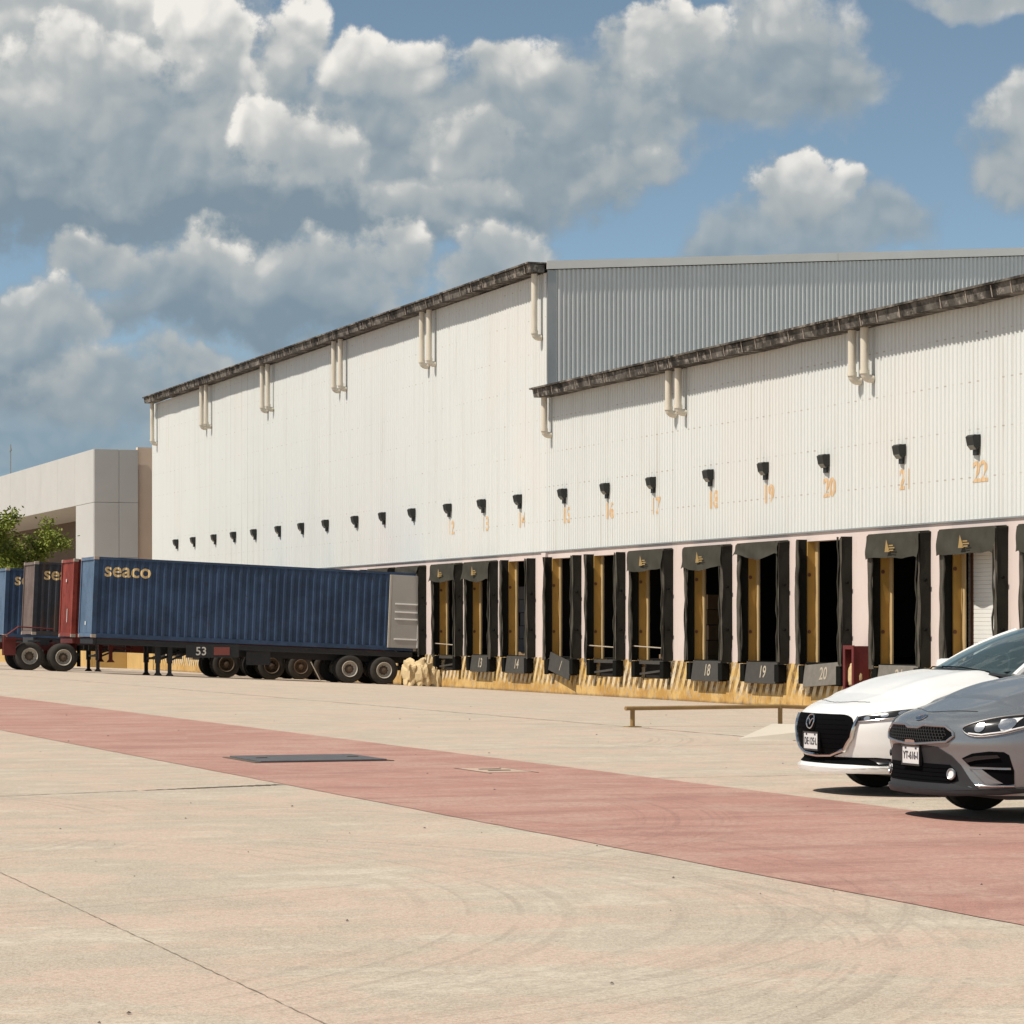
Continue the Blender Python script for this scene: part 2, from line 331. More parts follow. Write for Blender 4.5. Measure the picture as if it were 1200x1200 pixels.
def f_cont(dark, light, rust, thr):
    def f(n, co, c, p):
        co = pos(n)
        c = n.mix(n.rng(n.noise(co, .9, 5, .65), .38, .62), dark, light)
        c = n.mix(n.rng(n.noise(n.vmath('MULTIPLY', co, (1.5, 1.5, .25)), 1.6, 6, .7), thr, thr + .16, 0, .8), c, rust)
        return n.mix(n.rng(n.noise(co, 5, 5, .8), .58, .66, 0, .8), c, rust)
    return f
M['blue'] = material('container_blue', (.03, .07, .16), .55, fn=f_cont((.022, .046, .096), (.036, .070, .140), (.035, .035, .04), .60), spec=.35)
M['blue_dark'] = material('container_slate', (.03, .04, .07), .6, fn=f_cont((.028, .032, .042), (.042, .047, .06), (.07, .045, .03), .52), spec=.3)
M['blue_front'] = material('container_front_blue', (.09, .16, .27), .6, fn=f_cont((.075, .125, .20), (.11, .17, .26), (.10, .09, .08), .60), spec=.3)
M['brown_front'] = material('container_front_brown', (.2, .15, .13), .65, fn=f_cont((.13, .095, .085), (.18, .14, .125), (.09, .05, .035), .57), spec=.3)
M['redc'] = material('container_red', (.25, .04, .03), .6, fn=f_cont((.20, .032, .022), (.29, .055, .038), (.09, .02, .015), .54), spec=.3)
M['cream_txt'] = material('cream_lettering', (.70, .50, .24), .7, .18, 6)
M['white_txt'] = material('white_lettering', (.62, .60, .55), .7, .18, 6)
M['door_in'] = material('container_door_inner', (.36, .345, .32), .6, .12, 2)
M['chassis'] = material('chassis_black', (.020, .021, .025), .6, .3, 4)
M['chassis_red'] = material('chassis_red', (.12, .018, .014), .65, .35, 4)
M['casting'] = material('corner_casting', (.36, .30, .25), .7, .3, 6)
M['tyre'] = material('tyre', (.045, .040, .035), .85, .35, 5, spec=.25)
M['rim'] = material('rim_pale', (.46, .42, .36), .6, .25, 5)
M['rim_dark'] = material('rim_hub', (.12, .085, .06), .7, .3, 8)
M['marker'] = material('red_marker', (.22, .06, .05), .6, .3, 12)

def carpaint(name, col, metallic, rough):
    return material(name, col, rough, .02, 2, metallic=metallic, spec=.5, coat=1.0)
M['car_white'] = material('white_car_paint', (.80, .79, .77), .3, .01, 2, spec=.3, coat=.35)
M['car_grey'] = material('grey_car_paint', (.262, .275, .288), .25, .02, 2, metallic=.6, spec=.5, coat=.30)
M['gloss_black'] = material('gloss_black', (.012, .012, .013), .22, .1, 5, spec=.5)
M['car_plastic'] = material('car_plastic', (.022, .022, .024), .6, .15, 9)
M['mesh_black'] = material('grille_black', (.004, .004, .0045), .8, .2, 30, spec=.03)
M['chrome'] = material('chrome', (.62, .61, .60), .14, .02, 3, metallic=1.0)
M['sat_chrome'] = material('satin_trim', (.42, .42, .42), .3, .03, 3, metallic=.9)
M['seat'] = material('car_seat', (.03, .03, .033), .8, .2, 9)
M['lens_in'] = material('lamp_reflector', (.55, .55, .56), .18, .05, 9, metallic=.9)
M['lens_white'] = material('lamp_lens_white', (.80, .80, .80), .15, .03, 9, spec=.6)
M['tail'] = material('tail_lamp', (.35, .01, .01), .2, .1, 5, coat=1)
M['plate_white'] = material('number_plate', (.66, .65, .64), .5, .04, 20)
M['plate_ink'] = material('number_plate_ink', (.05, .05, .06), .6, .1, 20)
M['badge_blue'] = material('badge', (.10, .13, .20), .25, .1, 9, metallic=.6)
def glassmat(name, tint, fac):
    m = bpy.data.materials.new(name); m.use_nodes = True; n = NT(m.node_tree); n.n.clear()
    tr = n.new('ShaderNodeBsdfTransparent'); tr.inputs[0].default_value = (*tint, 1)
    gl = n.new('ShaderNodeBsdfGlossy'); gl.inputs[0].default_value = (.9, .95, 1, 1); gl.inputs['Roughness'].default_value = .02
    fr = n.new('ShaderNodeFresnel'); fr.inputs[0].default_value = fac
    mx = n.new('ShaderNodeMixShader'); n.l.new(fr.outputs[0], mx.inputs[0]); n.l.new(tr.outputs[0], mx.inputs[1]); n.l.new(gl.outputs[0], mx.inputs[2])
    df = n.new('ShaderNodeBsdfDiffuse'); df.inputs[0].default_value = (.22, .32, .34, 1)                      # pale sky reflection put in as a teal diffuse layer
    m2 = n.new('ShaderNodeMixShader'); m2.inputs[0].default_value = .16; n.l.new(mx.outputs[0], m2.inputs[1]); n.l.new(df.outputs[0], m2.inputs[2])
    o = n.new('ShaderNodeOutputMaterial'); n.l.new(m2.outputs[0], o.inputs[0]); return m
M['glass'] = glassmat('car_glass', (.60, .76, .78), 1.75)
M['lens'] = glassmat('lamp_cover', (.75, .77, .8), 1.5)

# ------------------------------------------------------------------ mesh helpers
COL = scene.collection
class MB:
    def __init__(s): s.v = []; s.f = []
    def add(s, vs, fs):
        o = len(s.v); s.v += [tuple(p) for p in vs]; s.f += [tuple(i + o for i in f) for f in fs]; return s
    def box(s, x0, x1, y0, y1, z0, z1):
        return s.add([(x, y, z) for x in (x0, x1) for y in (y0, y1) for z in (z0, z1)],
                     [(0, 1, 3, 2), (4, 6, 7, 5), (0, 4, 5, 1), (2, 3, 7, 6), (0, 2, 6, 4), (1, 5, 7, 3)])
    def bbox(s, x0, x1, y0, y1, z0, z1, b):                      # chamfered box
        bm = bmesh.new(); bmesh.ops.create_cube(bm, size=1)
        for v in bm.verts: v.co = Vector(((x0 + x1) / 2 + v.co.x * (x1 - x0), (y0 + y1) / 2 + v.co.y * (y1 - y0), (z0 + z1) / 2 + v.co.z * (z1 - z0)))
        bmesh.ops.bevel(bm, geom=bm.edges[:], offset=b, segments=2, affect='EDGES', profile=.6)
        bm.verts.index_update(); s.add([v.co[:] for v in bm.verts], [[v.index for v in f.verts] for f in bm.faces]); bm.free(); return s
    def bar(s, p0, p1, w, h, up=(0, 0, 1)):
        p0, p1 = Vector(p0), Vector(p1); d = (p1 - p0).normalized(); u = Vector(up)
        if abs(d.dot(u)) > .98: u = Vector((1, 0, 0))
        sd = d.cross(u).normalized(); u = sd.cross(d)
        vs = [p + sd * a * w / 2 + u * b * h / 2 for p in (p0, p1) for a, b in ((-1, -1), (1, -1), (1, 1), (-1, 1))]
        return s.add(vs, [(0, 1, 2, 3), (7, 6, 5, 4), (0, 4, 5, 1), (1, 5, 6, 2), (2, 6, 7, 3), (3, 7, 4, 0)])
    def tube(s, pts, r, n=10, cap=True, closed=False):
        pts = [Vector(p) for p in pts]; rings = []; u = None; N = len(pts)
        for i, p in enumerate(pts):
            if closed: d = pts[(i + 1) % N] - pts[i - 1]
            else: d = (pts[min(i + 1, N - 1)] - pts[max(i - 1, 0)])
            d = d.normalized() if d.length > 1e-9 else Vector((0, 0, 1))
            if u is None: u = d.orthogonal().normalized()
            else:
                u = u - d * u.dot(d); u = u.normalized() if u.length > 1e-6 else d.orthogonal().normalized()
            v = d.cross(u); rr = r[i] if isinstance(r, (list, tuple)) else r
            rings.append([p + (u * math.cos(2 * math.pi * k / n) + v * math.sin(2 * math.pi * k / n)) * rr for k in range(n)])
        vs = [q for ring in rings for q in ring]; fs = []
        for i in range(N if closed else N - 1):
            j = (i + 1) % N
            for k in range(n): fs.append((i * n + k, i * n + (k + 1) % n, j * n + (k + 1) % n, j * n + k))
        if cap and not closed: fs += [tuple(range(n))[::-1], tuple((N - 1) * n + k for k in range(n))]
        return s.add(vs, fs)
    def lathe(s, prof, c, axis='y', n=32):                        # prof: (axial, radius)
        vs = []
        for a, r in prof:
            for k in range(n):
                t = 2 * math.pi * k / n; p, q = r * math.cos(t), r * math.sin(t)
                vs.append({'y': (c[0] + p, c[1] + a, c[2] + q), 'x': (c[0] + a, c[1] + p, c[2] + q), 'z': (c[0] + p, c[1] + q, c[2] + a)}[axis])
        fs = [(i * n + k, i * n + (k + 1) % n, (i + 1) * n + (k + 1) % n, (i + 1) * n + k) for i in range(len(prof) - 1) for k in range(n)]
        return s.add(vs, fs)
    def grid(s, fn, nu, nv):
        vs = [fn(i / nu, j / nv) for i in range(nu + 1) for j in range(nv + 1)]; m = nv + 1
        return s.add(vs, [(i * m + j, (i + 1) * m + j, (i + 1) * m + j + 1, i * m + j + 1) for i in range(nu) for j in range(nv)])
    def prism(s, poly, fn, d0, d1):                              # poly 2-D, fn(a, b, d) -> xyz
        n = len(poly); vs = [fn(a, b, d) for d in (d0, d1) for a, b in poly]
        return s.add(vs, [tuple(range(n)), tuple(range(2 * n - 1, n - 1, -1))] + [(i, i + n, (i + 1) % n + n, (i + 1) % n) for i in range(n)])
    def mesh(s, name, mat, smooth=False, angle=None):
        m = bpy.data.meshes.new(name); m.from_pydata(s.v, [], s.f)
        bm = bmesh.new(); bm.from_mesh(m); bmesh.ops.recalc_face_normals(bm, faces=bm.faces[:])
        if smooth:
            for f in bm.faces: f.smooth = True
            if angle is not None:
                for e in bm.edges:
                    if len(e.link_faces) == 2 and e.calc_face_angle(0) > angle: e.smooth = False
        bm.to_mesh(m); bm.free(); m.materials.append(M[mat]); m.update(); return m
    def build(s, name, mat, parent=None, smooth=False, loc=None, angle=R(35)):
        return link(name, s.mesh(name, mat, smooth, angle), parent, loc)
def link(name, mesh, parent=None, loc=None):
    o = bpy.data.objects.new(name, mesh); COL.objects.link(o)
    if parent is not None: o.parent = parent
    if loc is not None: o.location = loc
    return o
def tag(o, label, cat, group=None):
    o['label'] = label; o['category'] = cat
    if group: o['group'] = group
    return o
def thing(name, label, cat, loc=(0, 0, 0), group=None):
    o = bpy.data.objects.new(name, None); COL.objects.link(o); o.location = loc; o.empty_display_size = .3
    return tag(o, label, cat, group)
def structure(o, kind='structure'): o['kind'] = kind; return o
_txt = {}
def text_geo(body, size, offset=0.0):
    k = (body, size, offset)
    if k not in _txt:
        cu = bpy.data.curves.new('txt', 'FONT'); cu.body = body; cu.size = size; cu.offset = offset; cu.align_x = 'CENTER'; cu.align_y = 'CENTER'; cu.resolution_u = 4
        ob = bpy.data.objects.new('txt', cu); COL.objects.link(ob)
        me = bpy.data.meshes.new_from_object(ob.evaluated_get(bpy.context.evaluated_depsgraph_get()))
        _txt[k] = ([v.co[:] for v in me.vertices], [tuple(p.vertices) for p in me.polygons])
        bpy.data.objects.remove(ob); bpy.data.curves.remove(cu); bpy.data.meshes.remove(me)
    return _txt[k]

# ------------------------------------------------------------------ ground
G0 = 0.08                                                        # level yard
def gz(x):                                                        # the truck court falls towards the docks
    if x <= 15.5: return G0
    if x >= 33: return -.6
    t = x - 17
    if x < 18.5: return G0 - .0425 * (x - 15.5) ** 2 / 6.0
    return G0 - .0425 * t
xs = [-900, -300, -100, -40, -10, 0, 5, 10, 13, 15.5] + [15.5 + i * .3 for i in range(1, 11)] + [20, 22, 24, 26, 28, 30, 32, 33, 36, 60, 150, 400, 900]
ysg = [-300, -100, -30, 0, 20, 40, 60, 80, 100, 120, 150, 200, 400, 900, 2500]
g = MB(); g.add([(x, y, gz(x)) for x in xs for y in ysg], [(i * len(ysg) + j, (i + 1) * len(ysg) + j, (i + 1) * len(ysg) + j + 1, i * len(ysg) + j + 1) for i in range(len(xs) - 1) for j in range(len(ysg) - 1)])
ground = structure(g.build('ground', 'concrete'))
bx0, bx1 = 6.75, 10.27
rnd = random.Random(3)
b = MB(); ny = 500
ev = [(bx0 + rnd.uniform(-.008, .008), bx1 + rnd.uniform(-.012, .012)) for _ in range(ny + 1)]
for i in range(ny + 1):
    y = -15 + 230 * (i / ny) ** 1.6; b.v += [(ev[i][0], y, G0 + .004), (ev[i][1], y, G0 + .004)]
b.f = [(2 * i, 2 * i + 1, 2 * i + 3, 2 * i + 2) for i in range(ny)]
structure(b.build('red_lane', 'red'))
def joint(name, p0, p1, w0, w1, seed, n=160, wob=.012, mat='joint'):
    r = random.Random(seed); m = MB(); p0, p1 = Vector(p0), Vector(p1); d = (p1 - p0).normalized(); sd = Vector((-d.y, d.x))
    for i in range(n + 1):
        t = i / n; p = p0.lerp(p1, t) + sd * r.uniform(-wob, wob); wd = (w0 + (w1 - w0) * t) * r.uniform(.35, 1.2)
        for q in (p + sd * wd / 2, p - sd * wd / 2): m.v.append((q.x, q.y, gz(q.x) + .004))
    m.f = [(2 * i, 2 * i + 1, 2 * i + 3, 2 * i + 2) for i in range(n)]
    return m.build(name, mat, ground)
joint('expansion_joint', (2.77, 2), (2.79, 60), .006, .010, 1, 900, .004, 'joint_pale')
joint('expansion_joint', (5.35, 24.45), (6.70, 24.98), .05, .19, 2, 60, .008)
joint('expansion_joint', (-6, 20.4), (5.3, 24.44), .015, .03, 3, 200)
joint('expansion_joint', (10.3, 20.95), (22, 21.6), .015, .02, 4, 200)
joint('expansion_joint', (10.3, 24.9), (24, 25.2), .02, .03, 5, 200)
joint('expansion_joint', (10.3, 31.6), (26, 32.4), .02, .03, 6, 200)
joint('expansion_joint', (15.4, 5), (15.4, 140), .03, .03, 7, 500)
joint('expansion_joint', (12, 56.5), (32, 57.6), .03, .05, 8, 200)
joint('expansion_joint', (11, 78), (32, 79), .04, .05, 9, 200)
m = MB(); rp = random.Random(11)                                  # scattered grit
for i in range(150):
    y = 7 + 45 * rp.random() ** 1.4; x = rp.uniform(-.2, .62) * y + .3
    r = rp.uniform(.003, .008) * (1 + y * .02); z = gz(x) + .004
    pts = [(x + r * rp.uniform(.7, 1.5) * math.cos(t), y + r * rp.uniform(.7, 1.3) * math.sin(t), z) for t in (0, 1.25, 2.5, 3.8, 5)]
    m.add(pts + [(x, y, z + r * .9)], [(0, 1, 5), (1, 2, 5), (2, 3, 5), (3, 4, 5), (4, 0, 5), (4, 3, 2, 1, 0)])
structure(m.build('grit', 'pebble'), 'stuff')
# steel plate on the red lane
t = thing('steel_plate', 'dark steel plate lying flat on the red lane', 'steel plate', (8.28, 29.75, G0))
MB().bbox(-.68, .68, -.66, .66, .006, .026, .006).build('plate', 'steel_plate', t)
for sx in (-1, 1): MB().box(min(sx * .69, sx * .75), max(sx * .69, sx * .75), -.70, .70, .005, .012).build('frame_strip', 'joint', t)
for sx in (-.5, .5): MB().bbox(sx - .06, sx + .06, -.02, .02, .0262, .034, .003).build('lifting_bar', 'joint', t)
t = thing('inspection_cover', 'cream square inspection cover set in the red lane', 'cover', (9.35, 26.75, G0))
MB().bbox(-.22, .22, -.42, .42, .002, .010, .003).build('lid', 'cover', t)
for xa, xb in ((-.25, -.23), (.23, .25)): MB().box(xa, xb, -.55, .55, .005, .008).build('frame_strip', 'joint', t)
for k, yy in enumerate((-.16, .12)): MB().box(-.12, .10, yy, yy + .05, .0102, .016).build('lifting_slot', 'joint', t)

# ------------------------------------------------------------------ warehouse
WX = 33.0                                                        # dock wall plane
YT, YE = 89.3, 148.5                                             # tall part from YT to YE
def ribbed(y0, y1, z0, z1, pitch, depth, x, slope=.25):
    """vertical ribs on a sheet facing -X; ribs stand proud"""
    m = MB(); n = int(round((y1 - y0) / pitch)); p = (y1 - y0) / n
    prof = []
    for i in range(n):
        a = y0 + i * p
        prof += [(a, x), (a + p * .55, x), (a + p * .64, x - depth), (a + p * .91, x - depth)]
    prof.append((y1, x))
    k = len(prof)
    m.add([(px, py, z0) for py, px in prof] + [(px, py, z1) for py, px in prof], [(i, i + 1, k + i + 1, k + i) for i in range(k - 1)])
    return m
def sheets(parent, y0, y1, z0, z1, pitch, depth, width):
    n = int(round((y1 - y0) / width)); wd = (y1 - y0) / n; me = ribbed(0, wd - .006, z0, z1, pitch, depth, WX - .012).mesh('cladding_sheet', 'clad')
    for i in range(n): link('cladding_sheet', me, parent, (i % 2 * .006, y0 + i * wd, 0))
def gutter(parent, y0, y1, z0, z1, x0):
    m = MB(); n = int((y1 - y0) / 1.2); rg = random.Random(int(y0))
    rows = []
    for i in range(n + 1):
        y = y0 + (y1 - y0) * i / n; a, c = rg.uniform(-.012, .012), rg.uniform(-.016, .016)
        rows.append([(x0 + a, y, z1 + c), (x0 + .05 + a, y, z0 + c), (WX - .12, y, z0 + c), (WX - .12, y, z1 - .02)])
    for r in rows: m.v += r
    m.f = [(i * 4 + k, i * 4 + (k + 1) % 4, i * 4 + 4 + (k + 1) % 4, i * 4 + 4 + k) for i in range(n) for k in range(4)] + [(0, 1, 2, 3), tuple(n * 4 + k for k in (3, 2, 1, 0))]
    gt = m.build('gutter', 'gutter', parent)
    MB().box(x0 - .07, WX + .3, y0 - .03, y1 + .08, z1 + .012, z1 + .065).build('gutter_flashing', 'gutter', gt)
    sm = MB().bar((x0 - .006, 0, z1), (x0 + .044, 0, z0 - .012), .03, .014, (1, 0, 0)).mesh('gutter_strap', 'casting')
    y = y0 + .5
    while y < y1 - .3:
        link('gutter_strap', sm, gt, (-.014, y, 0)); y += rg.choice((.9, 1.2, 1.25, 2.1))
def downpipe(parent, y, ztop, zbot, r=.105):
    x = WX - .29
    m = MB(); pts = [(x, y, ztop), (x, y, zbot)]
    for i in range(1, 9):
        a = i / 8 * R(90); pts.append((x + .15 * (1 - math.cos(a)), y, zbot - .15 * math.sin(a)))
    pts.append((WX - .055, y, zbot - .152))
    m.tube(pts, r, 14); p = m.build('downpipe', 'pipe', parent, True)
    c = MB(); c.lathe([(-.05, r + .004), (-.05, r + .018), (.05, r + .018), (.05, r + .004)], (x, y, zbot + .02), 'z', 16); c.build('pipe_collar', 'pipe', p, True)
    return p

tall = thing('tall_warehouse', 'tall white corrugated warehouse with dark gutter and grey ribbed gable end', 'warehouse')
low = thing('low_warehouse', 'lower white warehouse with pink dock wall and numbered loading docks', 'warehouse')
ZP = 4.06
sheets(tall, YT, YE, ZP, 13.2, .26, .022, 3.95)
sheets(low, 29.3, YT - .02, ZP, 9.1, .20, .03, 4.0)
gutter(tall, YT - .08, 147.7, 13.19, 13.45, 32.36)
gutter(low, 28.9, 88.98, 9.04, 9.30, 32.36)
# drip flashing below the sheets
MB().box(WX - .05, WX + .0, YT, YE, ZP - .04, ZP - .002).build('drip_flashing', 'grey_trim', tall)
MB().box(WX - .05, WX + .0, 29.3, YT - .01, ZP - .04, ZP - .002).build('drip_flashing', 'grey_trim', low)
for y in (136.43, 135.5, 124.96, 124.0, 113.5, 112.55, 101.82, 100.95): downpipe(tall, y, 13.2, 11.35)
for y in (147.3, 89.72): downpipe(tall, y, 13.2, 11.25)
downpipe(low, 88.78, 9.05, 7.98)
for y in (78.28, 77.56, 66.26, 65.56, 54.4, 53.7, 42.5, 41.8): downpipe(low, y, 9.05, 7.92)
# grey gable end (faces the camera) of the tall part
def roofz(x): return 13.30 + .069 * (x - WX) if x < 73 else 13.30 + .069 * 40 - .069 * (x - 73)
nsh = 20; wd = 4.0
for i in range(nsh):
    m = MB(); x0 = WX + .30 + i * wd; p = .16; n = int(wd / p); prof = []
    for k in range(n):
        a = x0 + k * p; prof += [(a, YT), (a + p * .34, YT), (a + p * .66, YT - .060), (a + p * .90, YT - .060)]
    prof.append((x0 + wd - .004, YT)); k = len(prof)
    m.add([(x, y, 7.0) for x, y in prof] + [(x, y, roofz(x) - .02) for x, y in prof], [(j, j + 1, k + j + 1, k + j) for j in range(k - 1)])
    m.build('gable_sheet', 'grey_clad', tall)
MB().box(WX + .0, WX + .30, YT - .05, YT + .0, 4.1, 13.28).build('corner_flashing', 'grey_trim', tall)
for (xa, xb) in ((WX - .05, 43.5), (43.5, 54), (54, 73)):
    m = MB(); m.prism([(xa, roofz(xa) + .0), (xb - .01, roofz(xb) + .0), (xb - .01, roofz(xb) + .27), (xa, roofz(xa) + .27)], lambda a, b, d: (a, d, b), YT - .13, YT - .09)
    m.build('gable_flashing', 'flash', tall)
def roofmesh(y0, y1, fz, x0, x1, xr):
    m = MB(); m.add([(x, y, fz(x)) for x in (x0, xr, x1) for y in (y0, y1)], [(0, 1, 3, 2), (2, 3, 5, 4)]); return m
roofmesh(YT - .088, YE + .1, lambda x: roofz(x) + .22, WX - .05, 113, 73).build('roof', 'roof', tall)
def lowroof(x): return 9.27 + .045 * (x - WX) if x < 73 else 9.27 + .045 * 40 - .045 * (x - 73)
roofmesh(29.2, YT - .1, lowroof, WX - .05, 113, 73).build('roof', 'roof', low)
m = MB(); m.box(WX, 112.8, 148.2, 148.5, -.6, 13.2); m.box(112.5, 112.8, YT + .1, 148.2, -.6, 13.2); m.build('rear_wall', 'plaster', tall)
m = MB(); m.box(WX + .3, 112.8, 29.3, 29.6, -.6, 9.2); m.box(112.5, 112.8, 29.6, YT - .2, -.6, 9.2); m.build('rear_wall', 'plaster', low)
# dock wall with openings
MID = [60.18 + 11.78 * k for k in range(8)]
dock_y = {}
for k, c in enumerate(MID):
    for j, off in ((1, -3.76), (0, 0), (-1, 3.76)): dock_y[22 - 3 * k + j] = c + off
HW, ZD, ZO = 1.28, .57, 3.80
def dockwall(parent, y0, y1):
    """piers, lintel and base of the dock wall between y0 and y1"""
    cs = sorted(v for k, v in dock_y.items() if y0 < v < y1)
    edges = [y0] + [e for c in cs for e in (c - HW, c + HW)] + [y1]
    for i in range(0, len(edges), 2): MB().box(WX, WX + .35, edges[i], edges[i + 1], ZD, ZO).build('pier', 'plaster', parent)
    MB().box(WX, WX + .35, y0, y1, ZO, ZP - .042).build('lintel', 'plaster', parent)
    # base: narrower step below each dock for the leveler pit
    m = MB(); m.box(WX - .03, WX + .35, y0, y1, -.75, .02)
    for i in range(0, len(edges), 2): m.box(WX - .03, WX + .35, edges[i] - .22, edges[i + 1] + .22, .02, ZD)
    m.build('dock_base', 'yellow_base', parent)
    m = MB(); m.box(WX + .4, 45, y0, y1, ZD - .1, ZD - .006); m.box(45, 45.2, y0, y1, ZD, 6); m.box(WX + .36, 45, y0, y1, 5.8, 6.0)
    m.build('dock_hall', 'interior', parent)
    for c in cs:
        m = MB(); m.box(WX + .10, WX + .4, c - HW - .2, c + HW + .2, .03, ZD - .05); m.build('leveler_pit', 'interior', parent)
dockwall(low, 29.3, YT - .03)
dockwall(tall, YT - .02, YE - .4)
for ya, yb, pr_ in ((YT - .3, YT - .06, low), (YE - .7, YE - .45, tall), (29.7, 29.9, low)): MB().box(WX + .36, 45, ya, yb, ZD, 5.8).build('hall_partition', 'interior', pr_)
# a column with a drain box on the boundary of the two buildings
MB().box(WX - .10, WX - .002, YT - .12, YT + .28, ZD, ZP - .06).build('pilaster', 'plaster', low)

# ---- painted wall numbers and lamps
def rib_table(y0, y1, pitch, depth, width):
    """(y, x) profile of the cladding as built by sheets()"""
    n = int(round((y1 - y0) / width)); wd = (y1 - y0) / n; out = []
    k = int(round((wd - .006) / pitch)); p = (wd - .006) / k
    for i in range(n):
        for q in range(k):
            a = y0 + i * wd + q * p; ox = WX - .012 + i % 2 * .006
            out += [(a, ox), (a + p * .55, ox), (a + p * .64, ox - depth), (a + p * .91, ox - depth)]
    return out
RT_TALL = rib_table(YT, YE, .26, .022, 3.95); RT_LOW = rib_table(29.3, YT - .02, .20, .03, 4.0)
def wall_text(parent, body, size, y, z, table, mat, off=.012):
    v, f = text_geo(body, size, off); bm = bmesh.new(); vv = [bm.verts.new((0, y - p[0], z + p[1])) for p in v]
    for q in f:
        try: bm.faces.new([vv[i] for i in q])
        except ValueError: pass
    near = [(a, x) for a, x in table if y - 1.2 < a < y + 1.2]
    for a, x in near: bmesh.ops.bisect_plane(bm, geom=bm.verts[:] + bm.edges[:] + bm.faces[:], plane_co=(0, a, 0), plane_no=(0, 1, 0))
    ya = [a for a, x in near]; xa = [x for a, x in near]
    for p in bm.verts: p.co.x = float(np.interp(p.co.y, ya, xa)) - .009
    me = bpy.data.meshes.new('painted_number'); bm.to_mesh(me); bm.free(); me.materials.append(M[mat]); return link('painted_number', me, parent)
lamp_parts = None
ORD = ['farthest', 'second', 'third', 'fourth', 'fifth', 'sixth', 'seventh', 'eighth', 'ninth', 'tenth', 'eleventh']
def lamp_meshes():
    m = MB()   # wedge housing: deep at the top, drawn in towards the glass
    m.prism([(0, .16), (0, -.12), (-.09, -.22), (-.19, -.10), (-.235, .12), (-.17, .17)], lambda a, b, d: (a, d, b), -.19, .19)
    hs = m.mesh('housing', 'lamp')
    gl = MB().prism([(-.095, -.205), (-.18, -.105), (-.192, -.118), (-.105, -.22)], lambda a, b, d: (a, d, b), -.155, .155).mesh('lens', 'lampglass')
    c = MB(); c.box(-.07, 0, -.10, .10, -.36, -.16)
    return hs, gl, c.mesh('junction_box', 'lamp'), MB().box(-.025, .02, -.17, .17, -.14, .175).mesh('back_plate', 'lamp')
LM = lamp_meshes()
for n in range(1, 23):
    y = dock_y[n]
    if n >= 12: lab = 'black wedge wall lamp above the painted number ' + ['twelve', 'thirteen', 'fourteen', 'fifteen', 'sixteen', 'seventeen', 'eighteen', 'nineteen', 'twenty', 'twenty-one', 'twenty-two'][n - 12]
    elif n == 1: lab = 'farthest and smallest black wall lamp at the left end of the white wall'
    else: lab = '%s black wall lamp counted from the left end of the tall white wall' % ORD[n - 1]
    t = thing('wall_lamp', lab, 'lamp', (WX - .048, y + .02, 5.87), 'wall lamps in a row above the docks')
    t.scale = (.9, .9, .9)
    for nm, me in zip(('housing', 'lens', 'junction_box', 'back_plate'), LM): link(nm, me, t)
    if n >= 12: wall_text(low if n > 14 else tall, str(n), .70, y - .10, 5.14, RT_LOW if n > 14 else RT_TALL, 'num')

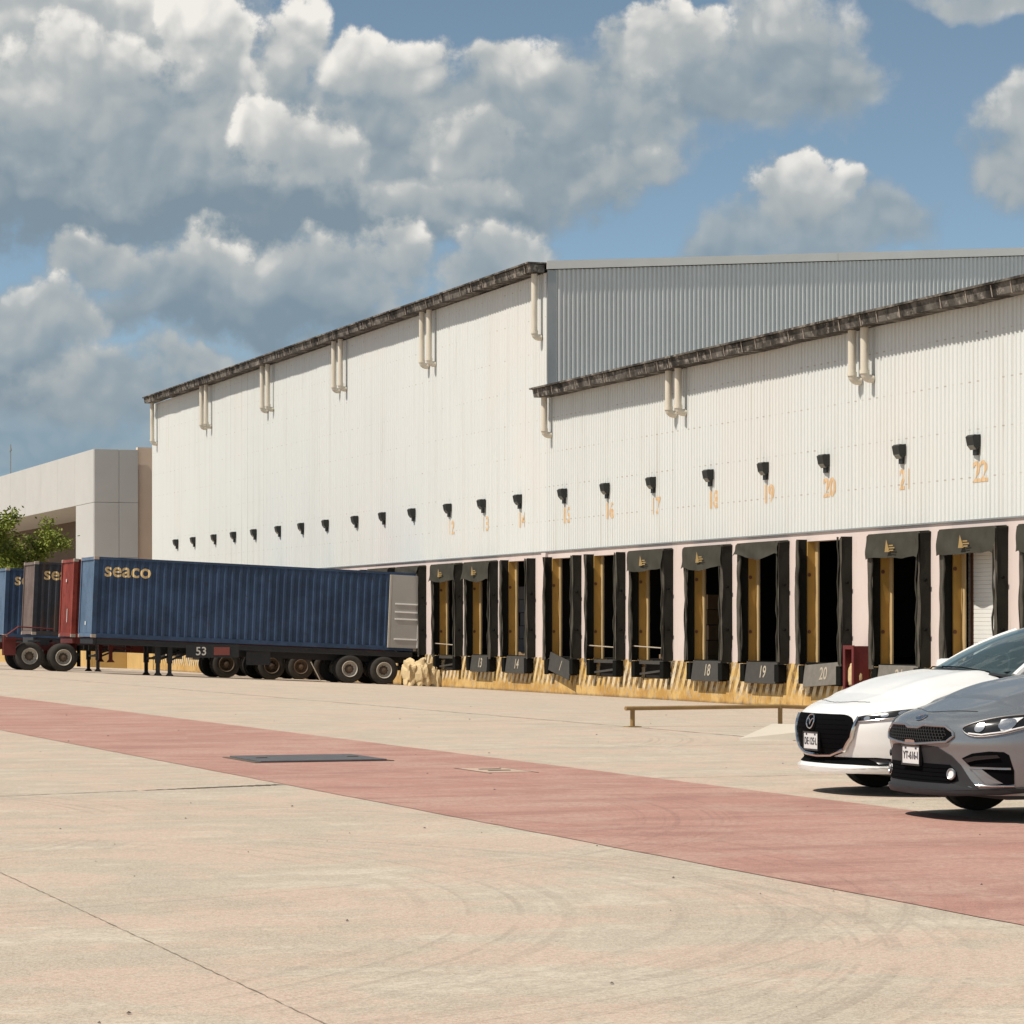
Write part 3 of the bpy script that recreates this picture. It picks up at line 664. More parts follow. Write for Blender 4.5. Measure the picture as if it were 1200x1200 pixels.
# ---- loading docks
def cloth_strip(y0, y1, z0, z1, x, seed, amp=.03, ny=6, nz=18, edge=0.0):
    r = random.Random(seed); ph = [r.uniform(0, 6.3) for _ in range(6)]
    def fn(u, v):
        y = y0 + (y1 - y0) * u; z = z0 + (z1 - z0) * v
        d = amp * (math.sin(u * 5 + ph[0] + v * 3) * .5 + math.sin(v * 9 + ph[1] + u * 4) * .3 + math.sin(v * 21 + ph[2]) * .15)
        e = edge * u * (math.sin(v * 7 + ph[3]) * .5 + math.sin(v * 17 + ph[4]) * .35 + (1 - v) * .9)
        return (x + d, y + e, z)
    return fn
def dock(n, header, plate, jamb_lean=0, roller=False, extra=None, label=''):
    yc = dock_y[n]; t = thing('loading_dock', label, 'loading dock', (WX, yc, ZD), 'loading docks along the pink wall')
    H = ZO - ZD + .02; OW = 1.37
    r = random.Random(n * 13)
    # side curtains: outer side board with a front flap turned inwards, each one mesh
    for sgn, fw in ((1, r.uniform(.20, .26)), (-1, r.uniform(.08, .13))):
        m = MB(); yo = sgn * OW
        m.grid(lambda u, v: (-.30 + .30 * u + .02 * math.sin(v * 14 + n + u * 5), yo + sgn * (.02 * math.sin(v * 11 + n) * (1 - u)), .03 + v * H - (.05 if v == 0 else 0)), 4, 26)
        m.grid(lambda u, v: (-.30 + .30 * u, yo - sgn * .06, .03 + v * H), 2, 8)
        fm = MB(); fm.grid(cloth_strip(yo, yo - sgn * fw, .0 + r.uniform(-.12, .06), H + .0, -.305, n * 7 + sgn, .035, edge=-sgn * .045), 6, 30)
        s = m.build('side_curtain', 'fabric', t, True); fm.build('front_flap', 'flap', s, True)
        pm = MB()                                                # worn leading edge of the flap
        pm.tube([(-.33 + .015 * math.sin(k * 1.7 + n), yo - sgn * (fw + .02 + .018 * math.sin(k * 1.1 + n * sgn)), .02 + H * k / 14) for k in range(15)], [.022 + .008 * math.sin(k * 2.3 + n) for k in range(15)], 6)
        pm.build('worn_edge', 'fabric_grey', s, True)
        for zz in (.9, 2.1): 
            MB().tube([(-.16, yo + sgn * .0, zz), (-.16, yo + sgn * .07, zz)], .035, 8).build('strap_bolt', 'rubber', s)
    if header:
        drop = {1: .58, 2: .30}[header]; sag = r.uniform(.05, .16)
        def hf(u, v):
            y = -OW - .02 + (2 * OW + .04) * u; dr = drop + sag * math.sin(math.pi * u) * (.7 + .5 * math.sin(u * 4 + n)) + .008 * math.sin(u * 19 + n)
            return (-.35 - .03 * math.sin(u * 9 + v * 5 + n) * v - .02 * math.sin(u * 20 + n * 2) * v - .05 * v, y, H + .03 - dr * v + (-.05 if u in (0, 1) else 0))
        m = MB(); m.grid(hf, 22, 8)
        m.grid(lambda u, v: (-.35 + .35 * v, -OW - .02 + (2 * OW + .04) * u, H + .03 + (-.05 if u in (0, 1) else 0) + .03 * v), 22, 2)
        hd = m.build('header_curtain', 'fabric_grey', t, True)
        if header == 1:
            q = MB(); yy = .02; zz = H - .30
            q.prism([(yy + .16, zz - .14), (yy - .10, zz - .14), (yy + .08, zz + .16)], lambda a, b, d: (d, a, b), -.455, -.46)
            for i, ln in enumerate((.22, .30, .24)): q.prism([(yy - .06, zz + .03 - i * .06), (yy - .06 - ln, zz + .03 - i * .06), (yy - .06 - ln, zz + .0 - i * .06), (yy - .06, zz + .0 - i * .06)], lambda a, b, d: (d, a, b), -.455, -.46)
            q.build('emblem', 'logo', hd)
    # yellow jamb boards (reveal of the opening)
    for sgn in (1, -1):
        m = MB(); y0 = sgn * (HW - .005)
        m.box(-.02, .195, min(y0, y0 - sgn * .05), max(y0, y0 - sgn * .05), 0, H - .02)
        j = m.build('jamb_board', 'yellow_jamb', t)
        MB().box(.197, .24, min(sgn * HW, sgn * 1.07), max(sgn * HW, sgn * 1.07), 0, H - .02).build('guide_strip', 'cream_board', j)
        for zz in (.85, 2.35): MB().tube([(.02, sgn * (HW - .055), zz), (.02, sgn * (HW - .075), zz)], .05, 8).build('bolt_head', 'rust', j)
    # bumpers
    for sgn in (1, -1): MB().bbox(-.28, -.035, sgn * 1.12 - .14, sgn * 1.12 + .14, -.52, -.03, .02).build('bumper', 'rubber', t)
    # leveler lip
    if plate:
        pm, tilt, wid, txt = plate
        m = MB(); m.bbox(-.05, .0, -wid / 2, wid / 2, -.56, .02, .008)
        p = m.build('leveler_lip', pm, t); p.location = (-.16, -.05, 0); p.rotation_euler = (tilt, R(8), 0)
        if txt:
            v, f = text_geo(txt, .46, .006); q = MB(); q.add([(-.056, -a[0] - .12, a[1] - .26) for a in v], f); q.build('painted_number', 'plate_text', p)
        h = MB(); h.tube([(-.13, -wid / 2, .02), (-.13, wid / 2, .02)], .035, 8); h.build('hinge', 'rubber', t, True)
    else:
        m = MB(); m.box(-.14, .1, -.95, .95, -.12, -.02); m.bar((-.12, -.9, -.3), (-.12, .9, -.42), .05, .06); m.build('leveler_deck', 'plate', t)
    if roller:
        m = MB(); nsl = 34; x = .47
        for i in range(nsl):
            z0 = i * (H + .1) / nsl; z1 = (i + 1) * (H + .1) / nsl
            m.add([(x, -HW - .1, z0), (x, HW + .1, z0), (x - .012, -HW - .1, z0 + .012), (x - .012, HW + .1, z0 + .012), (x - .012, -HW - .1, z1 - .006), (x - .012, HW + .1, z1 - .006), (x, -HW - .1, z1), (x, HW + .1, z1)], [(0, 1, 3, 2), (2, 3, 5, 4), (4, 5, 7, 6)])
        d = m.build('roller_door', 'roller', t)
        MB().box(.445, .50, HW - .16, HW - .04, 0, H).build('door_track', 'rust', d)
        q = MB()
        for i in range(3):
            for k in range(4): q.box(.44, .456, -.72 - k * .09, -.66 - k * .09, 1.52 - i * .11, 1.58 - i * .11)
        q.build('notice', 'plate_ink', d)
    if extra == 'bar': MB().tube([(-.2, -1.25, .36), (-.22, 1.3, .42)], .018, 6).build('barrier_bar', 'plate_text', t)
    if extra == 'board': MB().prism([(.2, 0), (-.45, 0), (.18, 1.0)], lambda a, b, d: (d, a, b), .6, .64).build('leaning_board', 'yellow_jamb', t)
    return t
PL, PW = 'plate', 'plate_worn'
dock(12, 1, None, extra='bar', label='loading dock 12, far one with short header flap and no number plate')
dock(13, 1, (PL, 0, 1.75, '13'), label='loading dock 13 with header flap over plate 13')
dock(14, 0, (PL, 0, 1.9, '14'), label='loading dock without header flap above hanging plate 14')
dock(15, 0, (PL, R(9), 2.1, '/'), label='loading dock without header, its dark lip plate hanging askew')
dock(16, 0, None, extra='bar', label='open loading dock 16 without header or lip plate')
dock(17, 1, None, extra='bar', label='loading dock 17 with sagging header flap and no lip plate')
dock(18, 1, (PL, 0, 1.95, '18'), label='loading dock with orange emblem on header above plate 18')
dock(19, 2, (PL, 0, 2.0, '19'), label='loading dock with a torn narrow header above plate 19')
dock(20, 0, (PW, R(-3), 2.1, '20'), label='headerless loading dock above worn pale plate 20')
dock(21, 1, (PW, 0, 2.1, '21'), extra='board', label='loading dock 21 with header emblem beside maroon cabinet')
dock(22, 1, (PL, 0, 2.0, '22'), roller=True, label='loading dock 22 closed by a white roller door')
dock(23, 1, (PL, 0, 2.0, None), label='loading dock at the right picture edge, mostly cut off')
dock(11, 2, None, label='loading dock that the near blue container is backed into')
dock(10, 2, None, label='loading dock just behind the near blue container, only its top showing')
dock(9, 0, None, label='loading dock between the red and brown containers, hardly showing')
M['carton'] = material('carton', (.34, .22, .12), .85, .25, 3); M['crate'] = material('dark_crate', (.10, .10, .11), .7, .3, 5)
for n_, yo, xo, mt, cnt, lab in ((13, -.1, 1.4, 'crate', 5, 'stack of dark crates standing inside dock thirteen'), (14, .25, 1.5, 'carton', 5, 'stack of brown cartons standing inside dock fourteen'), (17, .2, 1.6, 'carton', 4, 'stack of brown cartons standing inside dock seventeen'), (16, .6, 2.2, 'carton', 2, 'low stack of cartons inside dock sixteen')):
    t = thing('carton_stack', lab, 'cartons', (WX + xo, dock_y[n_] + yo, ZD)); rr = random.Random(n_)
    for k in range(cnt): MB().bbox(rr.uniform(-.03, .03), .7 + rr.uniform(-.05, .05), -.45 + rr.uniform(-.05, .05), .45 + rr.uniform(-.05, .05), .14 + k * .46, .58 + k * .46, .01).build('carton', mt, t)
    MB().box(-.05, .8, -.55, .55, 0, .13).build('pallet', 'carton', t)
# maroon cabinet, traffic cone, tarp bundles
y = (dock_y[20] + dock_y[21]) / 2 - .12
t = thing('hose_cabinet', 'maroon steel cabinet with open front beside dock 21', 'cabinet', (WX - .52, y, -.58))
m = MB(); wd2 = .28; hh = 1.64
m.box(0, .42, -wd2, -wd2 + .05, 0, hh); m.box(0, .42, wd2 - .05, wd2, 0, hh); m.box(.38, .42, -wd2 + .05, wd2 - .05, 0, hh); m.box(0, .38, -wd2 + .05, wd2 - .05, hh - .06, hh); m.box(0, .38, -wd2 + .05, wd2 - .05, .55, .60); m.box(0, .38, -wd2 + .05, wd2 - .05, 0, .06)
m.build('casing', 'maroon', t)
m = MB(); m.box(-.03, 0, -wd2 - .02, -wd2 + .09, .0, hh + .02); m.box(-.03, 0, wd2 - .09, wd2 + .02, 0, hh + .02); m.box(-.03, 0, -wd2 + .09, wd2 - .09, hh - .08, hh + .02); m.build('front_frame', 'maroon', t)
def crumple(rx, ry, rz, seed, amp):
    bm = bmesh.new(); bmesh.ops.create_icosphere(bm, subdivisions=4, radius=1); rr = random.Random(seed); dirs = [(Vector((rr.gauss(0, 1), rr.gauss(0, 1), rr.gauss(0, 1))).normalized(), rr.uniform(2, 5.5), rr.uniform(0, 6)) for _ in range(12)]
    for v in bm.verts:
        d = v.co.normalized(); k = sum(abs(math.sin(d.dot(a) * f + p)) - .6 for a, f, p in dirs) / 12
        q = [math.copysign(abs(c) ** .62, c) for c in d]; s2 = 1 + amp * k * 4
        v.co = Vector((q[0] * rx * s2, q[1] * ry * s2, max(0, (q[2] * s2 + 1) * rz)))
    bm.verts.index_update(); m = MB(); m.add([v.co[:] for v in bm.verts], [[v.index for v in f.verts] for f in bm.faces]); bm.free(); return m
crumple(.16, .22, .28, 5, .3).build('bag', 'tarp', t, False, (.2, 0, .62))
for i, (xx, yy, a, bb, c, lab) in enumerate(((31.98, 101.0, .19, .40, .45, 'left upright beige tarpaulin bundle beside the trailer wheel'), (32.33, 100.75, .26, .45, .48, 'big crumpled beige tarpaulin bundle beside dock 12'), (32.66, 100.5, .13, .32, .40, 'small beige tarpaulin bundle leaning at the dock base'))):
    o = crumple(a, bb, c, 21 + i, .36).build('tarpaulin_bundle', 'tarp', None, False, (xx, yy, gz(xx) - .03)); tag(o, lab, 'bundle', 'bundles in front of the dock wall'); o.rotation_euler = (0, 0, i * .5)

# low ochre pipe rail and concrete island
t = thing('guard_rail', 'low ochre pipe rail on the concrete beyond the white car', 'rail', (15.45, 38.3, 0))
def rz(x): return gz(x)
dirr = Vector((1, .245)).normalized()
p0 = Vector((-.12, -.03)); p1 = Vector((7.6, 1.85))
m = MB(); m.tube([(p0.x, p0.y, .345), (2.6, .64, .335), (p1.x, p1.y, .10)], .030, 10); m.build('rail', 'rail', t, True)
for d in (0.0, 2.6, 5.6):
    q = (d, d * .245); ztop = .34 if d < 3 else .2; m = MB(); m.tube([(q[0], q[1], rz(15.45 + d)), (q[0], q[1], ztop)], .034, 10); po = m.build('post', 'rail', t, True)
    MB().box(q[0] - .10, q[0] + .10, q[1] - .10, q[1] + .10, rz(15.45 + d) - .02, rz(15.45 + d) + .012).build('base_plate', 'rail', po)
m = MB()
pts = [(14.75, 33.0), (15.6, 33.95), (24, 35.9), (24, 33.2), (16.2, 32.6)]
m.add([(x, y, gz(x) - .02) for x, y in pts] + [(14.95 + (x - 14.95) * .97, 33.2 + (y - 33.2) * .86, gz(x) + (.03 if i == 0 else .18)) for i, (x, y) in enumerate(pts)], [(0, 1, 6, 5), (1, 2, 7, 6), (2, 3, 8, 7), (3, 4, 9, 8), (4, 0, 5, 9), (5, 6, 7, 8, 9)])
structure(m.build('kerb_island', 'island'))

# ------------------------------------------------------------------ office building at the left end
off = thing('office_building', 'beige panelled office building with a deep portico left of the warehouse', 'building', (31.2, 155.0, -.6))
ZT, ZL, YJ = 11.85, 8.96, 4.9
# front (facing -X) fascia panels, jamb, side panels: each panel its own part with open joints
for i in range(20):
    a = i * 5.2; MB().bbox(0, .25, a + .02, a + 5.19, ZL + .02, ZT, .012).build('panel', 'office', off)
MB().bbox(0, .25, .02, YJ, 0, ZL, .012).build('panel', 'office', off)
for (xa, xb) in ((.27, 1.37), (1.39, 2.42)):
    for (za, zb) in ((ZL + .02, ZT), (6.0, ZL), (3.0, 5.98), (0, 2.98)): MB().bbox(xa - (.25 if xa < .3 else 0), xb, -.12, .02, za, zb, .012).build('panel', 'office_side', off)
m = MB(); m.box(2.44, 6, .1, .5, 0, ZT + .15); m.build('tan_wall', 'office_tan', off)
m = MB(); m.box(.26, 4.8, .12, 110, ZL + .1, ZT - .1); m.box(.26, 4.8, .12, YJ - .02, 0, ZL + .1); m.build('frame', 'office', off)
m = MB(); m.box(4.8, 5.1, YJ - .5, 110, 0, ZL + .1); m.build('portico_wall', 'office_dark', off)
MB().box(.26, 20, .5, 60, ZT - .1, ZT - .02).build('roof', 'roof', off)
wn = MB().box(4.70, 4.79, 16.4, 21.5, 6.7, 8.0).build('window', 'office_dark', off)
for i in range(12): MB().box(4.60, 4.70, 16.5 + i * .42, 16.7 + i * .42, 6.75, 7.95).build('louvre', 'white', wn)
an = thing('antenna', 'thin antenna mast on the roof of the office building', 'antenna', (32.5, 188.5, ZT - .62))
m = MB(); m.tube([(0, 0, 0), (0, 0, 2.2)], .04, 6); m.build('mast', 'grey_trim', an); MB().tube([(0, 0, 1.9), (0, 0, 2.35)], [.09, .02], 6).build('tip', 'grey_trim', an)

yw = thing('yellow_plinth', 'low yellow plinth running along the front of the office building', 'plinth', (31.0, 154.6, -.6))
for k in range(12): MB().bbox(-.10, .10, k * 4.5 + .01, k * 4.5 + 4.49, -.1, 1.15, .02).build('plinth_bay', 'yellow_plain', yw)
MB().bbox(.11, 1.93, .0, .2, -.1, 1.15, .02).build('plinth_bay', 'yellow_plain', yw); MB().bbox(1.94, 2.3, -6.4, .2, -.1, 1.15, .02).build('plinth_bay', 'yellow_plain', yw)

# ------------------------------------------------------------------ tree
def tree(x, y, h, rx, rz_, seed, label, nl=7000):
    r = random.Random(seed); t = thing('mesquite_tree', label, 'tree', (x, y, gz(x)), 'feathery trees behind the containers')
    tips = []; m = MB()
    def branch(p, d, ln, rad, lv):
        pts = [p]; q = p
        for i in range(5):
            d = (d + Vector((r.gauss(0, .16), r.gauss(0, .16), r.gauss(0, .10) + .03))).normalized(); q = q + d * ln / 5; pts.append(q)
            if lv >= 2: tips.append((q.copy(), d.copy()))
        m.tube(pts, [rad * (1 - .13 * i) for i in range(6)], 6, cap=False)
        if lv < 3:
            for k in range(r.choice((3, 4)) if lv else 5):
                a = r.uniform(0, 6.28); b = pts[r.randint(2, 5)]
                nd = (d * .55 + Vector((math.cos(a), math.sin(a), r.uniform(-.1, .6))) * .8).normalized(); branch(b, nd, ln * r.uniform(.55, .75), rad * .5, lv + 1)
    branch(Vector((0, 0, -.1)), Vector((.05, 0, 1)), h * .50, .17, 0)
    m.build('trunk', 'bark', t, True)
    c = MB()
    for i in range(nl):
        p, d = r.choice(tips); p = p + Vector((r.gauss(0, .20), r.gauss(0, .20), r.gauss(0, .16)))
        a = Vector((r.gauss(0, 1), r.gauss(0, 1), r.gauss(-.2, .6))).normalized(); s2 = a.cross(Vector((r.gauss(0, 1), r.gauss(0, 1), r.gauss(0, 1)))).normalized(); L = r.uniform(.10, .24); wd = L * .26
        c.add([p, p + a * L * .5 + s2 * wd, p + a * L, p + a * L * .5 - s2 * wd], [(0, 1, 2, 3)])
    mesh = bpy.data.meshes.new('crown'); mesh.from_pydata(c.v, [], c.f); mesh.materials.append(M['leaf']); link('crown', mesh, t)
    return t
tree(23.0, 131.0, 6.1, 2, 2, 5, 'feathery green tree behind the left containers', 24000)
tree(21.9, 133.5, 7.0, 2, 2, 9, 'green tree at the left picture edge, mostly cut off', 22000)

# ------------------------------------------------------------------ containers and chassis
XF, XR = 20.52, 32.71; CL = 12.19; CH = 2.896; ZF, ZR = 1.21, .68
TILT = math.asin((ZF - ZR) / CL)
PIT = .2785
def corr_prof(x0, x1, depth=.046):
    n = int((x1 - x0) / PIT); s0 = x0 + ((x1 - x0) - n * PIT) / 2; pr = [(x0, depth)]
    for i in range(n):
        a = s0 + i * PIT; pr += [(a, depth), (a + .068, 0), (a + .140, 0), (a + .208, depth)]
    pr.append((x1, depth)); return pr
PR = corr_prof(.16, CL - .12)
def prof_at(x):
    for (a, da), (b2, db) in zip(PR, PR[1:]):
        if a <= x <= b2: return da + (db - da) * ((x - a) / (b2 - a) if b2 > a else 0)
    return 0
def side_mesh(mat):
    m = MB(); k = len(PR); m.add([(x, -1.205 + d, .16) for x, d in PR] + [(x, -1.205 + d, CH - .10) for x, d in PR], [(i, i + 1, k + i + 1, k + i) for i in range(k - 1)]); return m.mesh('side_panel', mat)
def lettering(parent, body, size, xc, zc, mat, off=.012):
    v, f = text_geo(body, size, off); bm = bmesh.new(); vv = [bm.verts.new((xc + a[0] * 1.04, 0, zc + a[1])) for a in v]
    for q in f:
        try: bm.faces.new([vv[i] for i in q])
        except ValueError: pass
    for (x, d) in PR:
        if xc - 2 < x < xc + 2: bmesh.ops.bisect_plane(bm, geom=bm.verts[:] + bm.edges[:] + bm.faces[:], plane_co=(x, 0, 0), plane_no=(1, 0, 0))
    for p in bm.verts: p.co.y = -1.205 + prof_at(p.co.x) - .004
    me = bpy.data.meshes.new('lettering'); bm.to_mesh(me); bm.free(); me.materials.append(M[mat]); return link('lettering', me, parent)
def container(yc, side, front, label, text=None, doors=None, dz=0.0, dx=0.0, group='shipping containers backed to the docks'):
    t = thing('shipping_container', label, 'container', (XF + dx, yc, ZF + dz), group); t.rotation_euler = (0, TILT, 0)
    sm = side_mesh(side); a = link('side_panel', sm, t); b2 = link('side_panel', sm, t); b2.scale = (1, -1, 1)
    m = MB()                                                     # corner posts and rails
    for yy in (-1, 1):
        m.box(0, .16, yy * 1.22 - (.0 if yy < 0 else .11), yy * 1.22 + (.11 if yy < 0 else 0), .12, CH - .12); m.box(CL - .12, CL, yy * 1.22 - (0 if yy < 0 else .14), yy * 1.22 + (.14 if yy < 0 else 0), .12, CH - .12)
        m.box(.16, CL - .12, min(yy * 1.215, yy * 1.15), max(yy * 1.215, yy * 1.15), .0, .16); m.box(.16, CL - .12, min(yy * 1.215, yy * 1.15), max(yy * 1.215, yy * 1.15), CH - .10, CH - .01)
    m.box(.005, .12, -1.11, 1.11, .02, .16); m.box(.005, .12, -1.11, 1.11, CH - .12, CH - .01); m.box(CL - .1, CL, -1.08, 1.08, CH - .14, CH - .01); m.box(CL - .1, CL, -1.08, 1.08, .0, .13)
    m.build('frame', side, t)
    m = MB(); n = 9; wdt = 2.22 / n; pr = []
    for i in range(n):
        q = -1.11 + i * wdt; pr += [(q, .03), (q + wdt * .4, .03), (q + wdt * .52, .055), (q + wdt * .88, .055)]
    pr.append((1.11, .03)); k = len(pr); m.add([(x, y, .16) for y, x in pr] + [(x, y, CH - .12) for y, x in pr], [(i, i + 1, k + i + 1, k + i) for i in range(k - 1)])
    fp = m.build('front_panel', front, t)
    m = MB(); m.box(-.004, .03, -1.21, -1.10, .13, CH - .13); m.box(-.004, .03, 1.10, 1.21, .13, CH - .13); m.box(-.004, .004, -1.10, 1.10, .02, .15); m.box(-.004, .004, -1.10, 1.10, CH - .12, CH - .02); m.build('front_frame', front, t)
    m = MB(); m.box(.05, CL - .05, -1.15, 1.15, CH - .06, CH - .02); m.build('roof', side, t)
    m = MB(); m.box(.1, CL - .05, -1.15, 1.15, .03, .14); m.build('floor', 'chassis', t)
    cm = MB().bbox(-.008, .17, -.082, .082, -.058, .060, .012).mesh('corner_casting', 'casting' if front != 'blue_frontx' else side)
    for xx in (0, CL - .162):
        for yy in (-1.142, 1.142):
            for zz in (.058, CH - .055): link('corner_casting', cm, t, (xx, yy, zz))
    if text: lettering(t, text, .72, 1.22, 2.42, 'cream_txt', .011)
    if doors:
        for sg in (-1, 1):
            yo = sg * 1.26; m = MB(); x1 = CL - .01; x0 = x1 - 1.16
            m.bbox(x0, x1, yo - .03, yo + .03, .10, CH - .11, .008); d = m.build('door', doors, t)
            f = MB(); yy = yo + sg * .035
            for zz in (.42, 1.16, 1.42, 1.72): f.bbox(x0 + .22, x1 - .03, yy - .014, yy + .014, zz - .025, zz + .025, .006)
            f.box(x1 - .05, x1 - .012, yy - .014, yy + .014, .12, CH - .13); f.build('stiffener', 'white', d)
            g2 = MB(); g2.box(x0 - .012, x0 + .05, yo - .036, yo + .036, .1, CH - .11); g2.build('door_seal', 'rim', d)
    else:
        for sg in (-1, 1): MB().bbox(CL - .06, CL - .02, min(sg * .02, sg * 1.07), max(sg * .02, sg * 1.07), .14, CH - .15, .008).build('door', side, t)
    return t
def wheel_meshes(rt=.52, wd=.30, rim=.29):
    tw = MB().lathe([(-wd / 2 + .02, rim), (-wd / 2, rim + .04), (-wd / 2 - .004, rt - .10), (-wd / 2 + .02, rt - .03), (-wd / 2 + .05, rt), (-.05, rt), (-.045, rt - .012), (-.03, rt - .012), (-.025, rt), (.025, rt), (.03, rt - .012), (.045, rt - .012), (.05, rt), (wd / 2 - .05, rt), (wd / 2 - .02, rt - .03), (wd / 2 + .004, rt - .10), (wd / 2, rim + .04), (wd / 2 - .02, rim)], (0, 0, 0), 'y', 40).mesh('wheel', 'tyre', True, R(40))
    rw = MB().lathe([(-wd / 2 + .01, rim + .012), (-wd / 2 - .012, rim), (-wd / 2 + .0, rim - .02), (-wd / 2 + .10, rim - .05), (-wd / 2 + .13, rim - .10), (-wd / 2 + .14, .12)], (0, 0, 0), 'y', 32).mesh('rim', 'rim', True, R(40))
    h = MB(); h.lathe([(-wd / 2 + .135, .16), (-wd / 2 + .09, .13), (-wd / 2 + .05, .10), (-wd / 2 + .0, .085), (-wd / 2 - .01, .0)], (0, 0, 0), 'y', 20)
    for k in range(10):
        a = k * math.pi / 5; h.lathe([(-wd / 2 + .14, .018), (-wd / 2 + .10, .018), (-wd / 2 + .10, 0)], (.165 * math.cos(a), 0, .165 * math.sin(a)), 'y', 6)
    return tw, rw, h.mesh('hub', 'rim_dark', True, R(40))
WM = wheel_meshes()
RIM_SHADED = WM[1].copy(); RIM_SHADED.materials[0] = M['rim_dark']  # rims under the farther trailers: deep shade put into the colour
def add_wheel(parent, x, y, z, near=True, dark=False):
    o = link('wheel', WM[0], parent, (x, y, z)); o.rotation_euler = (0, random.uniform(0, 6), 0)
    if not near: o.scale = (1, -1, 1)
    link('rim', RIM_SHADED if dark else WM[1], o); link('hub', WM[2], o); return o
def chassis(yc, mat, axles, legs, leg_down, label, number=None, dx=0.0):
    t = thing('container_chassis', label, 'trailer chassis', (XF + dx, yc, 0), 'container chassis under the containers')
    def zl(x): return ZF - (ZF - ZR) * x / CL
    m = MB()
    for yy in (-.48, .48):
        m.bar((.2, yy, zl(.2) - .12), (2.6, yy, zl(2.6) - .12), .14, .20); m.bar((2.4, yy, zl(2.4) - .25), (CL - .1, yy, zl(CL) - .25), .14, .42)
    m.build('main_beam', mat, t)
    m = MB()
    for x in (.15, 2.6, 5.2, 8.0, CL - .3): m.bar((x, -1.16, zl(x) - .12), (x, 1.16, zl(x) - .12), .18, .2)
    m.bar((.2, -1.15, zl(.2) - .13), (CL - .2, -1.15, zl(CL) - .13), .09, .2); m.bar((.2, 1.15, zl(.2) - .13), (CL - .2, 1.15, zl(CL) - .13), .09, .2)
    m.build('bolster', mat, t)
    for ax in axles:
        wx = ax - XF - dx; zc = gz(ax) + .52
        a = MB(); a.tube([(wx, -1.0, zc), (wx, 1.0, zc)], .07, 10); a.bar((wx - .5, -.48, zc + .22), (wx + .5, -.48, zc + .22), .12, .12); a.bar((wx - .5, .48, zc + .22), (wx + .5, .48, zc + .22), .12, .12); a.bar((wx, -.48, zc), (wx, -.48, zl(wx) - .2), .1, .12); a.bar((wx, .48, zc), (wx, .48, zl(wx) - .2), .1, .12); a.build('axle', 'chassis', t)
        for yy, near in ((-1.07, True), (-.73, True), (.73, False), (1.07, False)): add_wheel(t, wx, yy, zc, near, not number)
    for lx in legs:
        x = lx - XF - dx
        for yy in (-.95, .95):
            zb = gz(lx) + .012 if leg_down else gz(lx) + .42
            l = MB(); l.bar((x, yy, zl(x) - .2), (x, yy, zb + .45), .17, .17, (1, 0, 0)); l.bar((x, yy, zb + .5), (x, yy, zb + .02), .12, .12, (1, 0, 0)); lo = l.build('landing_leg', mat, t)
            MB().prism([(-.05, .1), (.05, .1), (.14, -.01), (-.14, -.01)], lambda a, b, d: (x + a, yy + d, zb + b), -.1, .1).build('foot', mat, lo)
            b2 = MB(); b2.bar((x, yy, zb + .55), (x + .9, yy * .6, zl(x + .9) - .35), .06, .06); b2.build('brace', mat, lo)
    if len(legs) and leg_down:
        x = legs[0] - XF - dx; MB().bar((x, -.95, gz(legs[0]) + .62), (x, .95, gz(legs[0]) + .62), .06, .08).build('cross_tie', mat, t)
    if number:
        m = MB(); v, f = text_geo(number, .42, .004); x = 4.05; z = zl(x) - .34
        MB().box(x - .6, x + 1.35, -1.21, -1.16, z - .22, z + .26).build('side_board', mat, t)
        m.add([(x - .05 + a[0], -1.216, z + a[1] - .0) for a in v], f); m.build('painted_number', 'white_txt', t)
        MB().box(x + .42, x + 1.0, -1.225, -1.21, z - .13, z + .16).build('marker_board', 'marker', t)
        q = MB(); q.bar((9.9, -1.15, zl(9.9) - .4), (10.35, -1.3, gz(XF + 10.3) + .05), .05, .05); 
        MB().box(5.7, 6.6, -1.12, -1.04, zl(6) - .75, zl(6) - .25).build('tool_box', 'chassis', t)
        MB().tube([(8.1, -1.19, zl(8) - .55), (8.45, -1.3, gz(XF + 8.4) + .02), (8.8, -1.28, gz(XF + 8.8) + .02)], .02, 6).build('hanging_strap', 'plate_text', t)
    m = MB(); m.box(CL - .25, CL - .05, -1.1, 1.1, zl(CL) - .72, zl(CL) - .55); m.bar((CL - .15, -.5, zl(CL) - .7), (CL - .15, -.5, zl(CL) - .2), .1, .1); m.bar((CL - .15, .5, zl(CL) - .7), (CL - .15, .5, zl(CL) - .2), .1, .1); m.build('rear_bumper', mat, t)
    return t
D = dock_y
c1 = container(D[11], 'blue', 'blue_front', 'long dark blue container in front with its pale grey door folded back', 'seaco', 'door_in')
c2 = container(D[10], 'redc', 'redc', 'red container just behind the near blue container')
c3 = container(D[8], 'blue_dark', 'brown_front', 'dark container with brown front panel behind the red container', 'seaco', dz=.08)
c4 = container(D[6], 'blue', 'blue_front', 'blue container at the left picture edge behind the brown one', 'seaco', dz=-.02, dx=.15)
MB().box(-.012, -.002, -.30, -.24, .55, 1.05).build('sticker', 'white', c2)
MB().box(-.012, -.002, .05, .17, 2.05, 2.16).build('sticker', 'white', c2)
MB().box(-.012, -.002, -.10, .02, .45, .58).build('sticker', 'white', c1)

chassis(D[11], 'chassis', (30.1, 31.42), (22.98, 23.42), True, 'black trailer chassis under the near blue container', '53')
chassis(D[10], 'chassis_red', (26.4, 28.15), (22.05,), False, 'red trailer chassis under the red container')
chassis(D[8], 'chassis', (31.5, 32.55), (23.2,), True, 'dark trailer chassis under the brown-fronted container')
chassis(D[6], 'chassis', (31.5, 32.55), (23.2,), True, 'dark trailer chassis under the leftmost blue container', dx=.15)
